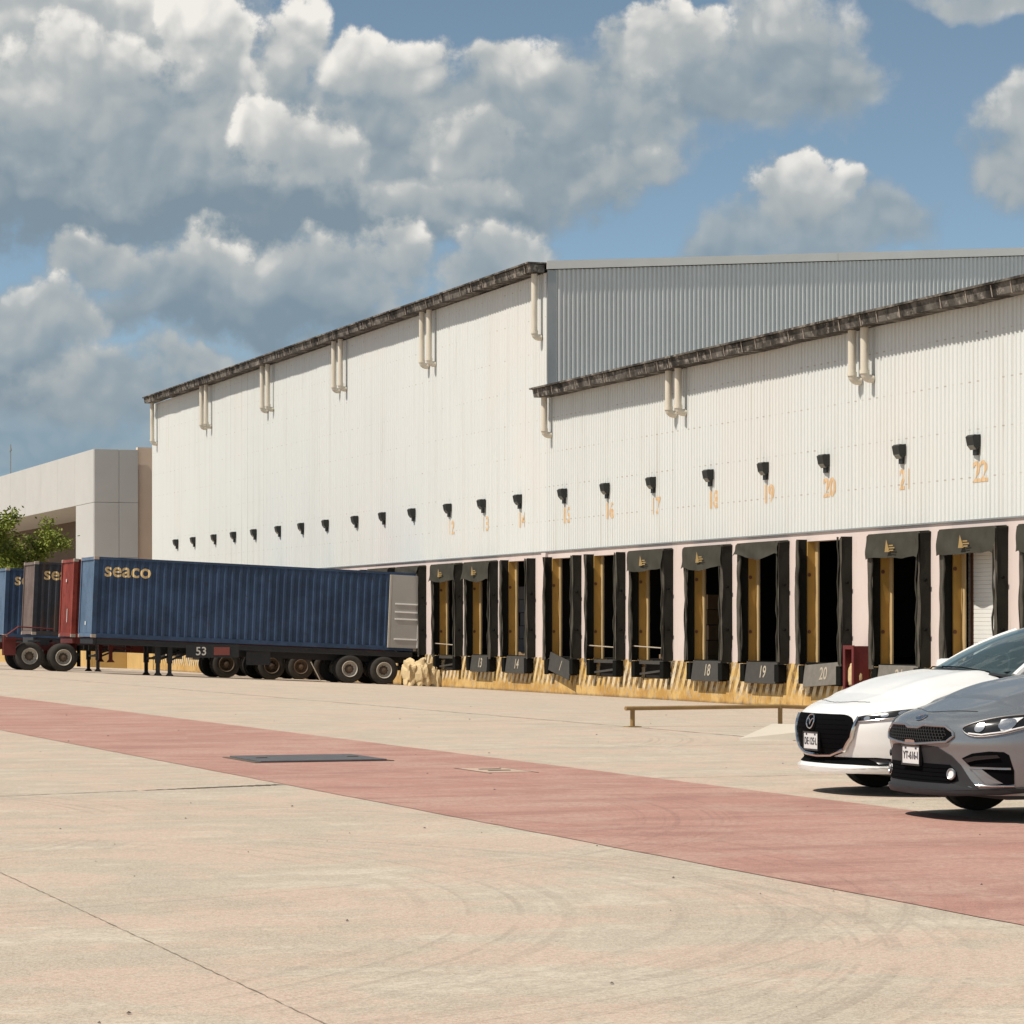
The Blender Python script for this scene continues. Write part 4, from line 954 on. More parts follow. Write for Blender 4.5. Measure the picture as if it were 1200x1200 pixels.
# red tractor coupled to the red container's chassis
t = thing('semi_tractor', 'red semi tractor whose rear wheels stand under the red container', 'truck', (19.6, D[10], 0))
g1 = gz(19.6)
m = MB()
for yy in (-.42, .42): m.bar((-6.2, yy, .95 + .02), (1.3, yy, .93 - .08), .10, .26)
for x in (-5.5, -3, -1.2, .2, 1.2): m.bar((x, -.42, .92), (x, .42, .92), .12, .16)
m.build('frame', 'chassis_red', t)
for wx in (19.0, 20.25):
    x = wx - 19.6; zc = gz(wx) + .52
    a = MB(); a.tube([(x, -1, zc), (x, 1, zc)], .10, 10); a.bar((x - .45, -.42, zc + .2), (x + .45, -.42, zc + .2), .12, .14); a.bar((x - .45, .42, zc + .2), (x + .45, .42, zc + .2), .12, .14); a.build('axle', 'chassis_red', t)
    for yy, nr in ((-1.07, True), (-.73, True), (.73, False), (1.07, False)): add_wheel(t, x, yy, zc, nr)
zc = gz(14.2) + .52
for yy, nr in ((-1.03, True), (1.03, False)): add_wheel(t, -5.4, yy, zc, nr)
m = MB(); m.lathe([(.0, .05), (.0, .46), (-.07, .46), (-.1, .3)], (0, 0, 1.10), 'z', 24); m.bar((-.1, -.45, 1.0), (.25, -.45, 1.0), .08, .18); m.bar((-.1, .45, 1.0), (.25, .45, 1.0), .08, .18); m.build('fifth_wheel', 'chassis', t)
m = MB()
for k in range(3): m.tube([(-2.6 + .0, -.3 + .25 * k, 1.9), (-2.0, -.25 + .2 * k, 1.35), (-1.3, -.1 + .1 * k, 1.25), (-.8, -.1 + .1 * k, 1.6), (.5, .1 * k, 1.5)], .025, 6)
m.build('air_line', 'maroon', t, True)
m = MB(); m.box(-1.55, -1.1, -1.16, -.82, .55, 1.22); m.bar((-1.5, -1.1, 1.15), (-.9, -1.1, 1.15), .5, .03); m.build('battery_box', 'chassis_red', t)
MB().box(1.25, 1.28, -1.2, -.62, .12, .9).build('mudflap', 'rubber', t); MB().box(1.25, 1.28, .62, 1.2, .12, .9).build('mudflap', 'rubber', t)
m = MB(); m.prism([(-2.75, .75), (-2.75, 3.0), (-2.95, 3.35), (-4.1, 3.25), (-4.55, 2.75), (-4.95, 1.95), (-6.6, 1.75), (-6.9, 1.5), (-6.9, .85), (-6.1, .75), (-5.9, 1.15), (-5.4, 1.28), (-4.9, 1.15), (-4.7, .75)], lambda a, b, d: (a, d, b), -1.1, 1.1); cb = m.build('cab', 'redc', t)
MB().prism([(-4.62, 2.66), (-4.97, 2.02), (-4.99, 2.03), (-4.64, 2.68)], lambda a, b, d: (a, d, b), -1.0, 1.0).build('windscreen', 'gloss_black', cb)
for sg in (-1, 1): MB().prism([(-4.4, 2.65), (-4.75, 2.0), (-3.7, 2.0), (-3.7, 2.7)], lambda a, b, d: (a, d, b), sg * 1.1, sg * 1.112).build('side_window', 'gloss_black', cb)
for sg in (-1, 1): m = MB(); m.lathe([(-1.5, 0), (-1.5, .3), (1.5 - 1.6, .3), (-.1, 0)], (-2.6, sg * .92, .80), 'x', 20); m.build('fuel_tank', 'sat_chrome', t, True)

# ------------------------------------------------------------------ cars
def smooth_interp(pts):
    px = [p[0] for p in pts]; py = [p[1] for p in pts]
    def f(x):
        if x <= px[0]: return py[0]
        if x >= px[-1]: return py[-1]
        i = max(k for k in range(len(px)) if px[k] <= x); i = min(i, len(px) - 2)
        h = px[i + 1] - px[i]; t = (x - px[i]) / h
        def sl(k):
            if k == 0: return (py[1] - py[0]) / (px[1] - px[0])
            if k == len(px) - 1: return (py[-1] - py[-2]) / (px[-1] - px[-2])
            a, b = (py[k] - py[k - 1]) / (px[k] - px[k - 1]), (py[k + 1] - py[k]) / (px[k + 1] - px[k])
            return 0 if a * b <= 0 else 2 * a * b / (a + b)
        m0, m1 = sl(i) * h, sl(i + 1) * h
        return (2 * t ** 3 - 3 * t * t + 1) * py[i] + (t ** 3 - 2 * t * t + t) * m0 + (-2 * t ** 3 + 3 * t * t) * py[i + 1] + (t ** 3 - t * t) * m1
    return f
class Car:
    def __init__(s, name, label, loc, paint, S):
        s.t = thing(name, label, 'car', loc, None); s.S = S; s.paint = paint
        s.L, s.W, s.n, s.Lc, s.Lr, s.zb = S['L'], S['W'], S['n'], S['Lc'], S['Lr'], S['zb']
        s.fx = smooth_interp(S['fx']); s.rx = smooth_interp(S['rx']); s.zt = smooth_interp(S['zt']); s.wp = smooth_interp(S['wp']); s.cr = smooth_interp(S['crown']); s.zbf = smooth_interp(S['zbot'])
    def front_x(s, y, z):
        x = .1
        for _ in range(5):
            zb = s.zbf(x); zt = s.zt(x); v = min(1, max(0, (z - zb) / (zt - zb))); w = s.W * s.wp(v); u = min(.9999, abs(y) / w)
            ux = 1 - (1 - u ** s.n) ** (1 / s.n); x = ux * s.Lc + s.fx(z) * (1 - ux)
        return x
    def surf(s, y, z, off=0.0):
        e = .004; x = s.front_x(y, z); p = Vector((x, y, z))
        dy = Vector((s.front_x(y + e, z) - s.front_x(y - e, z), 2 * e, 0)); dzv = Vector((s.front_x(y, z + e) - s.front_x(y, z - e), 0, 2 * e))
        n = dy.cross(dzv)
        if n.length < 1e-9: n = Vector((-1, 0, 0))
        n.normalize()
        if n.x > 0: n = -n
        return p + n * off
    def patch(s, poly, off, mat, name, parent=None, rings=6, dens=.02, smooth=True):
        P = [Vector(p) for p in poly]; out = []
        for i, a in enumerate(P):
            b = P[(i + 1) % len(P)]; k = max(1, int((b - a).length / dens))
            out += [a.lerp(b, j / k) for j in range(k)]
        c = sum(out, Vector((0, 0))) / len(out); N = len(out); m = MB()
        # outer rim goes back to the skin, then rings shrink to the centre
        m.v += [tuple(s.surf(p.x, p.y, -.004)) for p in out]
        for r in range(rings): m.v += [tuple(s.surf(*(c.lerp(p, 1 - r / rings)), off)) for p in out]
        m.v.append(tuple(s.surf(c.x, c.y, off)))
        for r in range(rings): m.f += [(r * N + i, r * N + (i + 1) % N, (r + 1) * N + (i + 1) % N, (r + 1) * N + i) for i in range(N)]
        m.f += [(rings * N + i, rings * N + (i + 1) % N, (rings + 1) * N) for i in range(N)]
        return m.build(name, mat, parent or s.t, smooth, angle=R(50))
    def line(s, poly, off, rad, mat, name, parent=None, closed=False, dens=.02, mirror=False):
        P = [Vector(p) for p in poly]; out = []
        for i in range(len(P) if closed else len(P) - 1):
            a, b = P[i], P[(i + 1) % len(P)]; k = max(1, int((b - a).length / dens)); out += [a.lerp(b, j / k) for j in range(k)]
        if not closed: out.append(P[-1])
        return MB().tube([s.surf(p.x, p.y, off) for p in out], rad, 8, closed=closed).build(name, mat, parent or s.t, True)
    def body(s):
        half = []                                                # half outline: ('f', theta) front, ('s', x) side, ('r', theta)
        NT_ = 60
        for i in range(NT_ + 1): half.append(('f', i / NT_ * math.pi / 2))
        xs0, xs1 = s.Lc, s.L - s.Lr; ns = int((xs1 - xs0) / .04)
        for i in range(1, ns): half.append(('s', xs0 + (xs1 - xs0) * i / ns))
        for i in range(31): half.append(('r', (1 - i / 30) * math.pi / 2))
        NV = 40
        def pt(h, v):
            k, a = h
            if k == 'f':
                cx = abs(math.cos(a)) ** (2 / s.n) if a < math.pi / 2 else 0; ux = 1 - cx; uy = abs(math.sin(a)) ** (2 / s.n); x = ux * s.Lc
                zb, zt = s.zbf(x), s.zt(x); z = zb + (zt - zb) * v
                return (x + s.fx(z) * (1 - ux), s.W * s.wp(v) * uy, z)
            if k == 's':
                zb, zt = s.zbf(a), s.zt(a); z = zb + (zt - zb) * v; tuck = .03 * math.exp(-((v - .35) / .12) ** 2); return (a, s.W * s.wp(v) - tuck, z)
            cx = abs(math.cos(a)) ** (2 / 2.6) if a < math.pi / 2 else 0; ux = 1 - cx; uy = abs(math.sin(a)) ** (2 / 2.6); x = s.L - ux * s.Lr
            zb, zt = s.zbf(x), s.zt(x); z = zb + (zt - zb) * v
            return (x - s.rx(z) * (1 - ux), s.W * s.wp(v) * uy, z)
        NH = len(half)
        P = [[pt(h, j / NV) for j in range(NV + 1)] for h in half]
        wxs, wr, wz = (s.S['fw'], s.S['rw']), s.S['wr'], s.S['wr']
        m = MB(); RA = wr + .045
        def arch(p):
            for wx in wxs:
                d = math.hypot(p[0] - wx, p[2] - wz)
                if d < RA: return wx
            return None
        for sg in (-1, 1):
            base = len(m.v)
            for i in range(NH):
                for j in range(NV + 1):
                    p = P[i][j]; q = list(p)
                    if half[i][0] != 'f' or half[i][1] > 1.0:
                        for wx in wxs:                           # pull vertices near the arch edge onto it
                            d = math.hypot(p[0] - wx, p[2] - wz)
                            if RA - .028 < d < RA + .022 and d > 0: q[0] = wx + (p[0] - wx) * RA / d; q[2] = wz + (p[2] - wz) * RA / d
                    m.v.append((q[0], sg * q[1], q[2]))
            for i in range(NH - 1):
                for j in range(NV):
                    ids = (i * (NV + 1) + j, (i + 1) * (NV + 1) + j, (i + 1) * (NV + 1) + j + 1, i * (NV + 1) + j + 1)
                    c = [sum(m.v[base + q][k] for q in ids) / 4 for k in range(3)]
                    if any(math.hypot(c[0] - wx, c[2] - wz) < RA - .002 for wx in wxs) and abs(c[1]) > s.W * .6: continue
                    m.f.append(tuple(base + q for q in ids))
        m.build('body', s.paint, s.t, True, angle=R(60))
        # top skin, split into bonnet, cabin sill, boot
        rim = [P[i][NV] for i in range(NH)]; MT = 28
        def tp(i, k):
            x, y, z = rim[i]; t = -1 + 2 * k / MT; return (x, y * t, z + s.cr(x) * (1 - abs(t) ** 2.3) + s.S.get('ridge', 0) * s.cr(x) * math.exp(-((abs(t) - .62) / .13) ** 2))
        s.tp = tp; s.rim = rim
        cut1, cut2 = s.S['cowl'], s.S['deck']
        for nm, mat, lo, hi in (('bonnet', s.paint, -1, cut1), ('cabin_floor', 'seat', cut1, cut2), ('boot_lid', s.paint, cut2, 99)):
            idx = [i for i in range(NH) if lo <= rim[i][0] < hi]
            if nm != 'boot_lid': idx.append(idx[-1] + 1)
            mm = MB()
            for i in idx: mm.v += [tp(i, k) for k in range(MT + 1)]
            mm.f = [(a * (MT + 1) + k, (a + 1) * (MT + 1) + k, (a + 1) * (MT + 1) + k + 1, a * (MT + 1) + k + 1) for a in range(len(idx) - 1) for k in range(MT)]
            o = mm.build(nm, mat, s.t, True, angle=R(60))
            if nm == 'bonnet': s.bonnet = o
        mm = MB(); mm.box(.35, s.L - .3, -s.W + .16, s.W - .16, .17, .5); mm.build('underbody', 'car_plastic', s.t)
        # wheel arches liners and wheels
        for wx in wxs:
            for sg in (-1, 1):
                mm = MB(); mm.grid(lambda u, v: (wx + RA * math.cos(math.pi * (1.12 * u - .06)), sg * (s.W * .985 - .02 - .28 * v), wz + RA * math.sin(math.pi * (1.12 * u - .06))), 24, 2); mm.build('wheel_arch', 'mesh_black', s.t, True)
                s.wheel(wx, sg * (s.W - .125), wr, sg)
    def wheel(s, x, y, r, sg):
        wd = .205; key = 'cw%.3f' % r
        if key not in _txt:
            ri = r * .70
            ty = MB().lathe([(-wd / 2 + .01, ri), (-wd / 2, ri + .015), (-wd / 2 - .006, r - .05), (-wd / 2 + .02, r - .01), (-wd / 2 + .045, r), (-.02, r), (-.015, r - .008), (.015, r - .008), (.02, r), (wd / 2 - .045, r), (wd / 2 - .02, r - .01), (wd / 2, ri)], (0, 0, 0), 'y', 44).mesh('wheel', 'tyre', True, R(40))
            a = MB(); a.lathe([(-wd / 2 + .0, ri + .008), (-wd / 2 - .008, ri - .004), (-wd / 2 + .02, ri - .02), (wd / 2 - .02, ri - .03)], (0, 0, 0), 'y', 40)
            for k in range(5):
                for dlt in (-.11, .11):
                    t = k * 2 * math.pi / 5 + dlt * 1.6; t2 = k * 2 * math.pi / 5 + dlt * 2.3
                    a.bar((.05 * math.cos(t), -wd / 2 + .03, .05 * math.sin(t)), ((ri - .012) * math.cos(t2), -wd / 2 + .012, (ri - .012) * math.sin(t2)), .03, .035, (0, 1, 0))
            a.lathe([(-wd / 2 + .01, .0), (-wd / 2 + .008, .055), (-wd / 2 + .03, .075), (-wd / 2 + .06, .075)], (0, 0, 0), 'y', 20)
            d = MB().lathe([(0, .05), (0, ri - .05), (.02, ri - .05), (.02, .05)], (0, 0, 0), 'y', 28).mesh('brake_disc', 'rim_dark', True)
            _txt[key] = (ty, a.mesh('rim', 'sat_chrome', True, R(40)), d)
        ty, a, d = _txt[key]; o = link('wheel', ty, s.t, (x, y, r)); link('rim', a, o); link('brake_disc', d, o)
        if sg > 0: o.scale = (1, -1, 1)
    def cabin(s):
        S = s.S; xb, zbw = S['ws_base']; xt, zt_ = S['ws_top']; wb, wt = S['wb'], S['wt']; xr, zr = S['roof_rear']; xd, zd = S['deck_pt']
        def wsb(q): return Vector((xb + .26 * q * q, wb * q, zbw - .06 * q * q))
        def wst(q): return Vector((xt + .11 * q * q, wt * q, zt_ - .045 * abs(q) ** 2.4))
        def rrt(q): return Vector((xr - .10 * q * q, wt * .96 * q, zr - .045 * abs(q) ** 2.4))
        def rgb(q): return Vector((xd - .20 * q * q, wb * .90 * q, zd - .04 * q * q))
        def bul(a, b, v, k): 
            p = a.lerp(b, v); return p + Vector((-.3, 0, 1)).normalized() * k * 4 * v * (1 - v)
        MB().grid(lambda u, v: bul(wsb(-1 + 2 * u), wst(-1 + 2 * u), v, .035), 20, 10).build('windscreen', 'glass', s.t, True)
        zm = S['roof_peak']
        def roof(u, v):
            q = -1 + 2 * u; a, b = wst(q), rrt(q); p = a.lerp(b, v); p.z += (zm - zt_) * 4 * v * (1 - v) * .98 * (1 - .25 * q * q); return p
        MB().grid(roof, 20, 20).build('roof', s.paint, s.t, True)
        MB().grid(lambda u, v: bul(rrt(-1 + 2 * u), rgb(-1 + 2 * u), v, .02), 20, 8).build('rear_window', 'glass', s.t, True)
        for sg in (-1, 1):
            A0, A1, C1, C0 = wsb(sg), wst(sg), rrt(sg), rgb(sg)
            def belt(u):
                p = A0.lerp(C0, u); x = p.x; p.y = sg * (s.W * s.wp(1.0) * .985 - .03 * abs(2 * u - 1) ** 2 * 2); p.z = s.zt(x) - .005; return p
            B0, B1 = belt(0), belt(1)
            def rail(u):
                p = roof((sg + 1) / 2, u); return p
            def side(u, v):
                a, b = belt(u), rail(u); p = a.lerp(b, v); p.y += sg * .04 * 4 * v * (1 - v) * .7; return p
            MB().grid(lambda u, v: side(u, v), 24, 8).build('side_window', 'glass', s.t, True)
            pil = MB()
            pil.tube([bul(A0, A1, k / 12, .035) for k in range(13)], .034, 8)
            pil.tube([rail(k / 16) + Vector((0, 0, -.01)) for k in range(17)], .030, 8)
            pil.tube([bul(C1, C0, k / 10, .02) for k in range(11)], .075, 8)
            pil.build('pillar', s.paint, s.t, True)
            MB().tube([side(.46, k / 8) for k in range(9)], .035, 6).build('pillar', 'gloss_black', s.t, True)
            MB().tube([belt(k / 16) + Vector((0, sg * .005, .01)) for k in range(17)], .012, 6).build('window_trim', 'gloss_black', s.t, True)
            # mirror
            mx, my, mz = B0.x + .28, sg * (s.W + .07), B0.z + .10
            mr = MB(); mr.bbox(mx - .07, mx + .07, my - .10, my + .10, mz - .065, mz + .075, .04); mr.bar((mx, sg * (s.W - .1), mz - .07), (mx, my - sg * .05, mz - .03), .06, .03)
            mo = mr.build('mirror', s.paint, s.t, True); MB().bbox(mx + .068, mx + .075, my - .085, my + .085, mz - .05, mz + .06, .003).build('mirror_glass', 'chrome', mo)
            for hx in (.38, .70):
                p = belt(hx); hd = MB(); hd.bbox(p.x - .10, p.x + .10, sg * (s.W - .005) - .012, sg * (s.W - .005) + .018, p.z - .17, p.z - .135, .01); hd.build('door_handle', s.paint, s.t, True)
        # inside: dashboard, wheel, seats
        zc = s.zt(xb + .5)
        d = MB(); d.grid(lambda u, v: Vector((xb + .22 + .55 * v, -.66 + 1.32 * u, zbw - .02 + .035 * math.sin(math.pi * v) - .03 * v)), 10, 6); d.build('dashboard', 'seat', s.t, True)
        d = MB(); d.bbox(xb + .44, xb + .52, -.12, .12, zc + .06, zc + .20, .01); d.build('screen', 'gloss_black', s.t)
        for yy in (-.36, .36):
            d = MB(); d.bbox(xb + 1.12, xb + 1.28, yy - .22, yy + .22, zc - .2, zc + .16, .05); d.bbox(xb + 1.18, xb + 1.28, yy - .12, yy + .12, zc + .17, zc + .34, .04); d.build('front_seat', 'seat', s.t, True)
        d = MB(); d.bbox(xb + 2.05, xb + 2.2, -.6, .6, zc - .2, zc + .16, .05); d.build('rear_seat', 'seat', s.t, True)
        MB().tube([(xb + .72 + .05 * math.cos(a), .36 + .17 * math.sin(a), zc + .06 + .15 * math.cos(a)) for a in [k * math.pi / 9 for k in range(18)]], .014, 6, closed=True).build('steering_wheel', 'seat', s.t, True)
        MB().bbox(xt + .02, xt + .06, -.12, .12, zt_ - .13, zt_ - .075, .01).build('inner_mirror', 'seat', s.t)
        # cowl strip with wipers
        MB().grid(lambda u, v: wsb((-1 + 2 * u) * 1.0) + Vector((-.07 + .085 * v, 0, -.006 + .012 * v)), 20, 2).build('cowl', 'car_plastic', s.t, True)
        for y0, y1 in ((-.55, .05), (.0, .55)):
            MB().tube([wsb(y0 / wb) + Vector((-.02, 0, .012)), wsb((y0 + y1) / 2 / wb) + Vector((-.01, 0, .022)), wsb(y1 / wb) + Vector((0, 0, .02))], .006, 6).build('wiper', 'rubber', s.t)
    def plate(s, y, z, wd, ht, text, off=.03):
        x = s.front_x(y, z) - off; m = MB(); m.bbox(x, x + .012, y - wd / 2, y + wd / 2, z - ht / 2, z + ht / 2, .003); p = m.build('number_plate', 'plate_white', s.t)
        fr = MB()
        for (a, b2, c, d) in ((-.5, .5, .5, .58), (-.5, .5, -.60, -.5)): fr.box(x - .005, x + .02, y + a * wd, y + b2 * wd, z + c * ht, z + d * ht)
        fr.box(x - .005, x + .02, y - wd * .53, y - wd * .5, z - ht * .6, z + ht * .58); fr.box(x - .005, x + .02, y + wd * .5, y + wd * .53, z - ht * .6, z + ht * .58); fr.build('plate_frame', 'gloss_black', p)
        v, f = text_geo(text, ht * .62, .0012); q = MB(); k = wd * .86 / max(1e-6, max(a[0] for a in v) - min(a[0] for a in v)); q.add([(x - .004, y - a[0] * k, z + a[1] - ht * .02) for a in v], f); q.build('plate_text', 'plate_ink', p)
        for yy in (-.3, .3): MB().box(x - .003, x, y + yy * wd - .012, y + yy * wd + .012, z + ht * .36, z + ht * .46).build('plate_bolt', 'plate_ink', p)
def mir(poly): return [(-y, z) for y, z in poly]
def arc_pts(pts, n=5):                                          # rounds a polyline by Catmull-Rom
    out = []; N = len(pts)
    for i in range(N):
        p0, p1, p2, p3 = [Vector(pts[(i + k) % N]) for k in (-1, 0, 1, 2)]
        for j in range(n):
            t = j / n; out.append(tuple(.5 * ((2 * p1) + (p2 - p0) * t + (2 * p0 - 5 * p1 + 4 * p2 - p3) * t * t + (3 * p1 - p0 - 3 * p2 + p3) * t ** 3)))
    return out
WP = [(0, .93), (.12, .975), (.4, 1.0), (.62, 1.0), (.8, .985), (.90, .955), (.96, .915), (1.0, .865)]
# --- white hatch/sedan with the big dark grille
white = Car('parked_car', 'white car with large dark grille parked behind the grey car', (10.60, 22.12, G0), 'car_white', dict(
    L=4.62, W=.90, n=2.35, Lc=.82, Lr=.62, zb=.19,
    fx=[(.15, .0), (.24, -.035), (.30, .02), (.36, .0), (.45, -.03), (.56, -.045), (.66, -.02), (.71, .03), (.76, .12), (.80, .24)],
    rx=[(.2, .06), (.5, 0), (.8, .02), (1.0, .06), (1.1, .12)],
    zt=[(0, .745), (.15, .775), (.4, .835), (.8, .895), (1.3, .945), (2.0, .965), (3.0, .985), (3.9, 1.02), (4.62, 1.0)], wp=WP,
    zbot=[(0, .19), (.7, .19), (1.2, .17), (3.5, .17), (4.1, .22), (4.62, .28)],
    crown=[(0, 0), (.18, .012), (.4, .04), (.8, .085), (1.2, .105), (1.6, .06), (3.5, .04), (4.2, .06), (4.62, .01)], ridge=.22,
    fw=.92, rw=3.645, wr=.325, cowl=1.32, deck=3.85, ws_base=(1.20, 1.045), ws_top=(2.10, 1.405), wb=.735, wt=.56, roof_rear=(3.25, 1.375), roof_peak=1.445, deck_pt=(4.05, 1.07)))
white.body(); white.cabin()
gr = arc_pts([(.0, .672), (.25, .672), (.46, .665), (.525, .60), (.50, .50), (.40, .40), (.22, .355), (0, .345), (-.22, .355), (-.40, .40), (-.50, .50), (-.525, .60), (-.46, .665), (-.25, .672)], 4)
gp = white.patch(gr, .008, 'mesh_black', 'grille')
low_u = [(.56, .655), (.545, .58), (.515, .49), (.42, .385), (.24, .338), (0, .328), (-.24, .338), (-.42, .385), (-.515, .49), (-.545, .58), (-.56, .655)]
white.line(low_u, .012, .020, 'chrome', 'grille_trim')
for k in range(7):
    z = .40 + k * .038; wdh = .36 + .12 * min(1, k / 3) - (.04 if k > 5 else 0); white.line([(-wdh, z), (wdh, z)], .009, .002, 'mesh_black', 'grille_bar', gp, dens=.05)
for mm_ in (lambda p: p, mir):
    hp = mm_([(.535, .655), (.60, .672), (.72, .702), (.83, .728), (.862, .735), (.865, .70), (.84, .672), (.72, .640), (.60, .618), (.55, .615)])
    h = white.patch(hp, .006, 'gloss_black', 'headlight', dens=.012)
    white.line(mm_([(.555, .617), (.62, .622), (.74, .643), (.85, .675)]), .013, .006, 'chrome', 'light_strip', h)
    for yy, zz in ((.62, .645), (.72, .672), (.80, .695)): white.patch([(a + (yy if mm_ is not mir else -yy), b + zz) for a, b in [(.022 * math.cos(q), .018 * math.sin(q)) for q in [i * math.pi / 5 for i in range(10)]]], .010, 'lens_in', 'projector', h, rings=2, dens=.02)
    white.patch(mm_([(.10, .318), (.50, .322), (.66, .325), (.74, .318), (.78, .265), (.70, .258), (.50, .262), (.10, .262)]), .006, 'mesh_black', 'lower_intake', dens=.02)
    white.patch(mm_([(.60, .318), (.72, .314), (.765, .27), (.68, .268)]), .009, 'gloss_black', 'fog_recess', dens=.015)
    white.patch(mm_([(.0, .236), (.5, .238), (.80, .252), (.84, .262), (.84, .235), (.79, .216), (.5, .200), (.0, .197)]), .022, 'car_white', 'front_lip', dens=.02)
white.patch([(-.11, .318), (.11, .318), (.11, .262), (-.11, .262)], .005, 'mesh_black', 'lower_intake', rings=3)
# winged oval emblem
em = []
cx0, cz0 = 0, .605
e1 = MB(); pt3 = lambda a, b, o: white.surf(cx0 - a, cz0 + b, o)
e1.tube([pt3(.066 * math.cos(q), .052 * math.sin(q), .03) for q in [k * math.pi / 14 for k in range(28)]], .0065, 8, closed=True)
e1.tube([pt3(-.058, .022, .03), pt3(-.030, .018, .03), pt3(-.012, .000, .03), pt3(0, -.022, .03), pt3(.012, .000, .03), pt3(.030, .018, .03), pt3(.058, .022, .03)], .0068, 8)
e1.build('emblem', 'chrome', gp, True)
white.plate(0.0, .445, .27, .135, 'DE·125·L', .035)
# bonnet shut line
def top_line(car, x0, bend, t0, t1, rad, name):
    pts = []
    for k in range(41):
        t = t0 + (t1 - t0) * k / 40; x = x0 + bend * t * t
        i = min(range(len(car.rim)), key=lambda i: abs(car.rim[i][0] - x) + (0 if i < 90 else 9)); rx_, ry, rz2 = car.rim[i]
        pts.append((rx_, ry * t, rz2 + car.cr(rx_) * (1 - abs(t) ** 2.3) + car.S.get('ridge', 0) * car.cr(rx_) * math.exp(-((abs(t) - .62) / .13) ** 2) + .0005))
    MB().tube(pts, rad, 6).build(name, 'gloss_black', car.bonnet, True)

# --- grey sedan in front
grey = Car('parked_car', 'grey sedan with round fog lamps in front at the right picture edge', (9.84, 18.92, G0), 'car_grey', dict(
    L=4.64, W=.90, n=2.6, Lc=.84, Lr=.62, zb=.2,
    fx=[(.15, .05), (.22, -.02), (.30, .0), (.40, .01), (.50, -.005), (.57, -.02), (.63, -.01), (.70, .02), (.745, .08), (.78, .17), (.82, .30)],
    rx=[(.2, .06), (.5, 0), (.8, .02), (1.0, .06), (1.1, .12)],
    zt=[(0, .765), (.15, .795), (.4, .850), (.8, .905), (1.3, .95), (2.0, .965), (3.0, .985), (3.9, 1.02), (4.64, 1.0)], wp=WP,
    zbot=[(0, .20), (.7, .20), (1.2, .18), (3.5, .18), (4.1, .22), (4.64, .28)],
    crown=[(0, 0), (.15, .012), (.4, .042), (.8, .085), (1.2, .110), (1.6, .06), (3.5, .04), (4.2, .06), (4.64, .01)], ridge=.20,
    fw=.93, rw=3.63, wr=.325, cowl=1.30, deck=3.85, ws_base=(1.18, 1.055), ws_top=(2.05, 1.40), wb=.735, wt=.56, roof_rear=(3.2, 1.38), roof_peak=1.445, deck_pt=(3.95, 1.06)))
grey.body(); grey.cabin()
gg = [(0, .664), (.08, .664), (.14, .683), (.40, .680), (.48, .645), (.495, .615), (.44, .575), (.22, .560), (.10, .553), (0, .553)]
gg = gg + [(-y, z) for y, z in gg[-2:0:-1]]
g2 = grey.patch(gg, .006, 'mesh_black', 'grille', dens=.015)
grey.line(gg, .010, .010, 'sat_chrome', 'grille_trim', g2, closed=True)
hexm = MB(); hx = bpy.data.meshes
for r_ in range(5):
    for c_ in range(-13, 14):
        yy = c_ * .034 + (r_ % 2) * .017; zz = .578 + r_ * .021
        if abs(yy) > .44 - abs(zz - .62) * .9: continue
        q = [grey.surf(yy + .017 * math.cos(a), zz + .012 * math.sin(a), .010) for a in [k * math.pi / 3 for k in range(6)]]; hexm.tube(q, .0022, 4, closed=True)
hexm.build('grille_mesh', 'car_plastic', g2, True)
MB().add([grey.surf(a, b, .018) for a, b in [(-.085, .545), (.085, .545), (.07, .575), (.02, .578), (-.02, .578), (-.07, .575)]], [(0, 1, 2, 3, 4, 5)]).build('grille_tab', 'chrome', g2)
for s_, mm_ in ((1, lambda p: p), (-1, mir)):
    hp = mm_(arc_pts([(.545, .672), (.60, .708), (.70, .748), (.80, .772), (.858, .776), (.862, .735), (.845, .685), (.78, .640), (.68, .617), (.60, .628)], 3))
    h = grey.patch(hp, .004, 'gloss_black', 'headlight', dens=.012)
    grey.line(hp, .007, .005, 'sat_chrome', 'headlight_trim', h, closed=True)
    for yy, zz, ra in ((.655, .680, .031), (.775, .705, .036)):
        grey.patch([(s_ * (yy + ra * math.cos(q) * .9), zz + ra * 1.05 * math.sin(q)) for q in [i * math.pi / 8 for i in range(16)]], .012, 'lens_in', 'projector', h, rings=3)
    grey.patch([(s_ * a, b) for a, b in ((.735, .735), (.81, .752), (.80, .665), (.765, .66), (.745, .70))], .010, 'lens_white', 'running_light', h, rings=3)
    grey.line([(s_ * a, b) for a, b in ((.60, .638), (.68, .630), (.78, .652), (.84, .69))], .012, .006, 'lens_white', 'light_strip', h)
    # corner vent with two blades
    vp = mm_([(.545, .462), (.62, .498), (.72, .515), (.782, .512), (.80, .49), (.81, .38), (.802, .285), (.775, .276), (.70, .29), (.60, .405)])
    v_ = grey.patch(vp, .004, 'mesh_black', 'corner_vent', dens=.015)
    grey.patch([(s_ * a, b) for a, b in ((.565, .458), (.64, .482), (.755, .492), (.765, .472), (.64, .452), (.59, .435))], .018, 'gloss_black', 'vent_blade', v_, rings=3)
    grey.patch([(s_ * a, b) for a, b in ((.59, .405), (.80, .402), (.80, .388), (.60, .391))], .016, 'car_grey', 'vent_blade', v_, rings=2)
    grey.patch([(s_ * a, b) for a, b in ((.60, .40), (.67, .39), (.765, .29), (.69, .285))], .012, 'car_grey', 'vent_fin', v_, rings=2)
    grey.line([(s_ * a, b) for a, b in ((.64, .272), (.72, .268), (.80, .274))], .010, .008, 'chrome', 'vent_trim', v_)
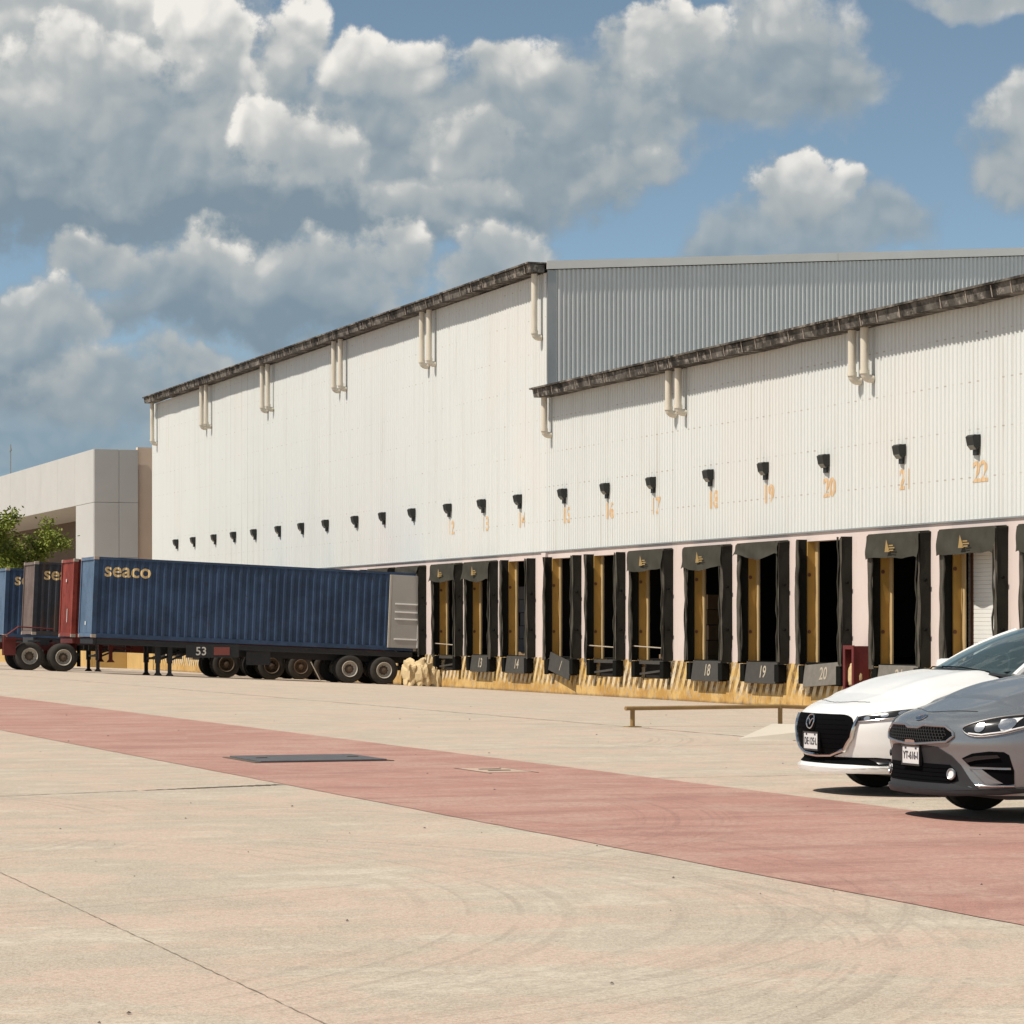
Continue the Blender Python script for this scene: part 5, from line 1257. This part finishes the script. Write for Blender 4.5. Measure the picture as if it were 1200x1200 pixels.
lp = [(0, .542), (.16, .545), (.34, .535), (.46, .478), (.53, .41), (.60, .31), (.655, .245), (.50, .232), (0, .228)]
lp = lp + [(-y, z) for y, z in lp[-2:0:-1]]
li = grey.patch(lp, .006, 'car_plastic', 'lower_bumper', dens=.02)
ip = [(0, .415), (.44, .412), (.50, .36), (.52, .30), (.44, .278), (0, .275)]; ip = ip + [(-y, z) for y, z in ip[-2:0:-1]]
grey.patch(ip, .010, 'mesh_black', 'lower_intake', li)
for k in range(4): grey.line([(-.44, .295 + k * .03), (.44, .295 + k * .03)], .012, .003, 'mesh_black', 'intake_bar', li, dens=.05)
for s_ in (1, -1):
    ring = [(s_ * .465 + .030 * math.cos(q), .345 + .037 * math.sin(q)) for q in [i * math.pi / 10 for i in range(20)]]
    f_ = grey.patch(ring, .022, 'lens_white', 'fog_lamp', rings=3); grey.line(ring, .024, .007, 'sat_chrome', 'fog_ring', f_, closed=True)
lipp = [(0, .232), (.5, .236), (.72, .25), (.84, .262), (.85, .24), (.74, .215), (.5, .203), (0, .20)]
for mm_ in (lambda p: p, mir): grey.patch(mm_(lipp), .020, 'car_plastic', 'front_lip', dens=.02)
grey.plate(0.0, .465, .265, .125, 'YT-616-I', .028)
# oval badge on the bonnet edge
bq = MB(); bz = .735
ov = [(.06 * math.cos(q), .020 * math.sin(q)) for q in [k * math.pi / 12 for k in range(24)]]
grey.patch([(a, bz + b) for a, b in ov], .006, 'badge_blue', 'badge', grey.bonnet, rings=3, dens=.01)
grey.line([(a, bz + b) for a, b in ov], .007, .004, 'chrome', 'badge_ring', grey.bonnet, closed=True, dens=.01)
v, f = text_geo('KIA', .030, .0005); MB().add([grey.surf(-a[0], bz + a[1], .010) for a in v], f).build('badge_text', 'chrome', grey.bonnet)
top_line(white, .16, .12, -.92, .92, .0035, 'shut_line'); top_line(grey, .13, .16, -.94, .94, .0035, 'shut_line')
for car in (white, grey):
    for s_ in (-1, 1):
        MB().bbox(car.L - .16, car.L - .02, s_ * .62 - .2, s_ * .62 + .2, .72, .88, .03).build('tail_light', 'tail', car.t, True)
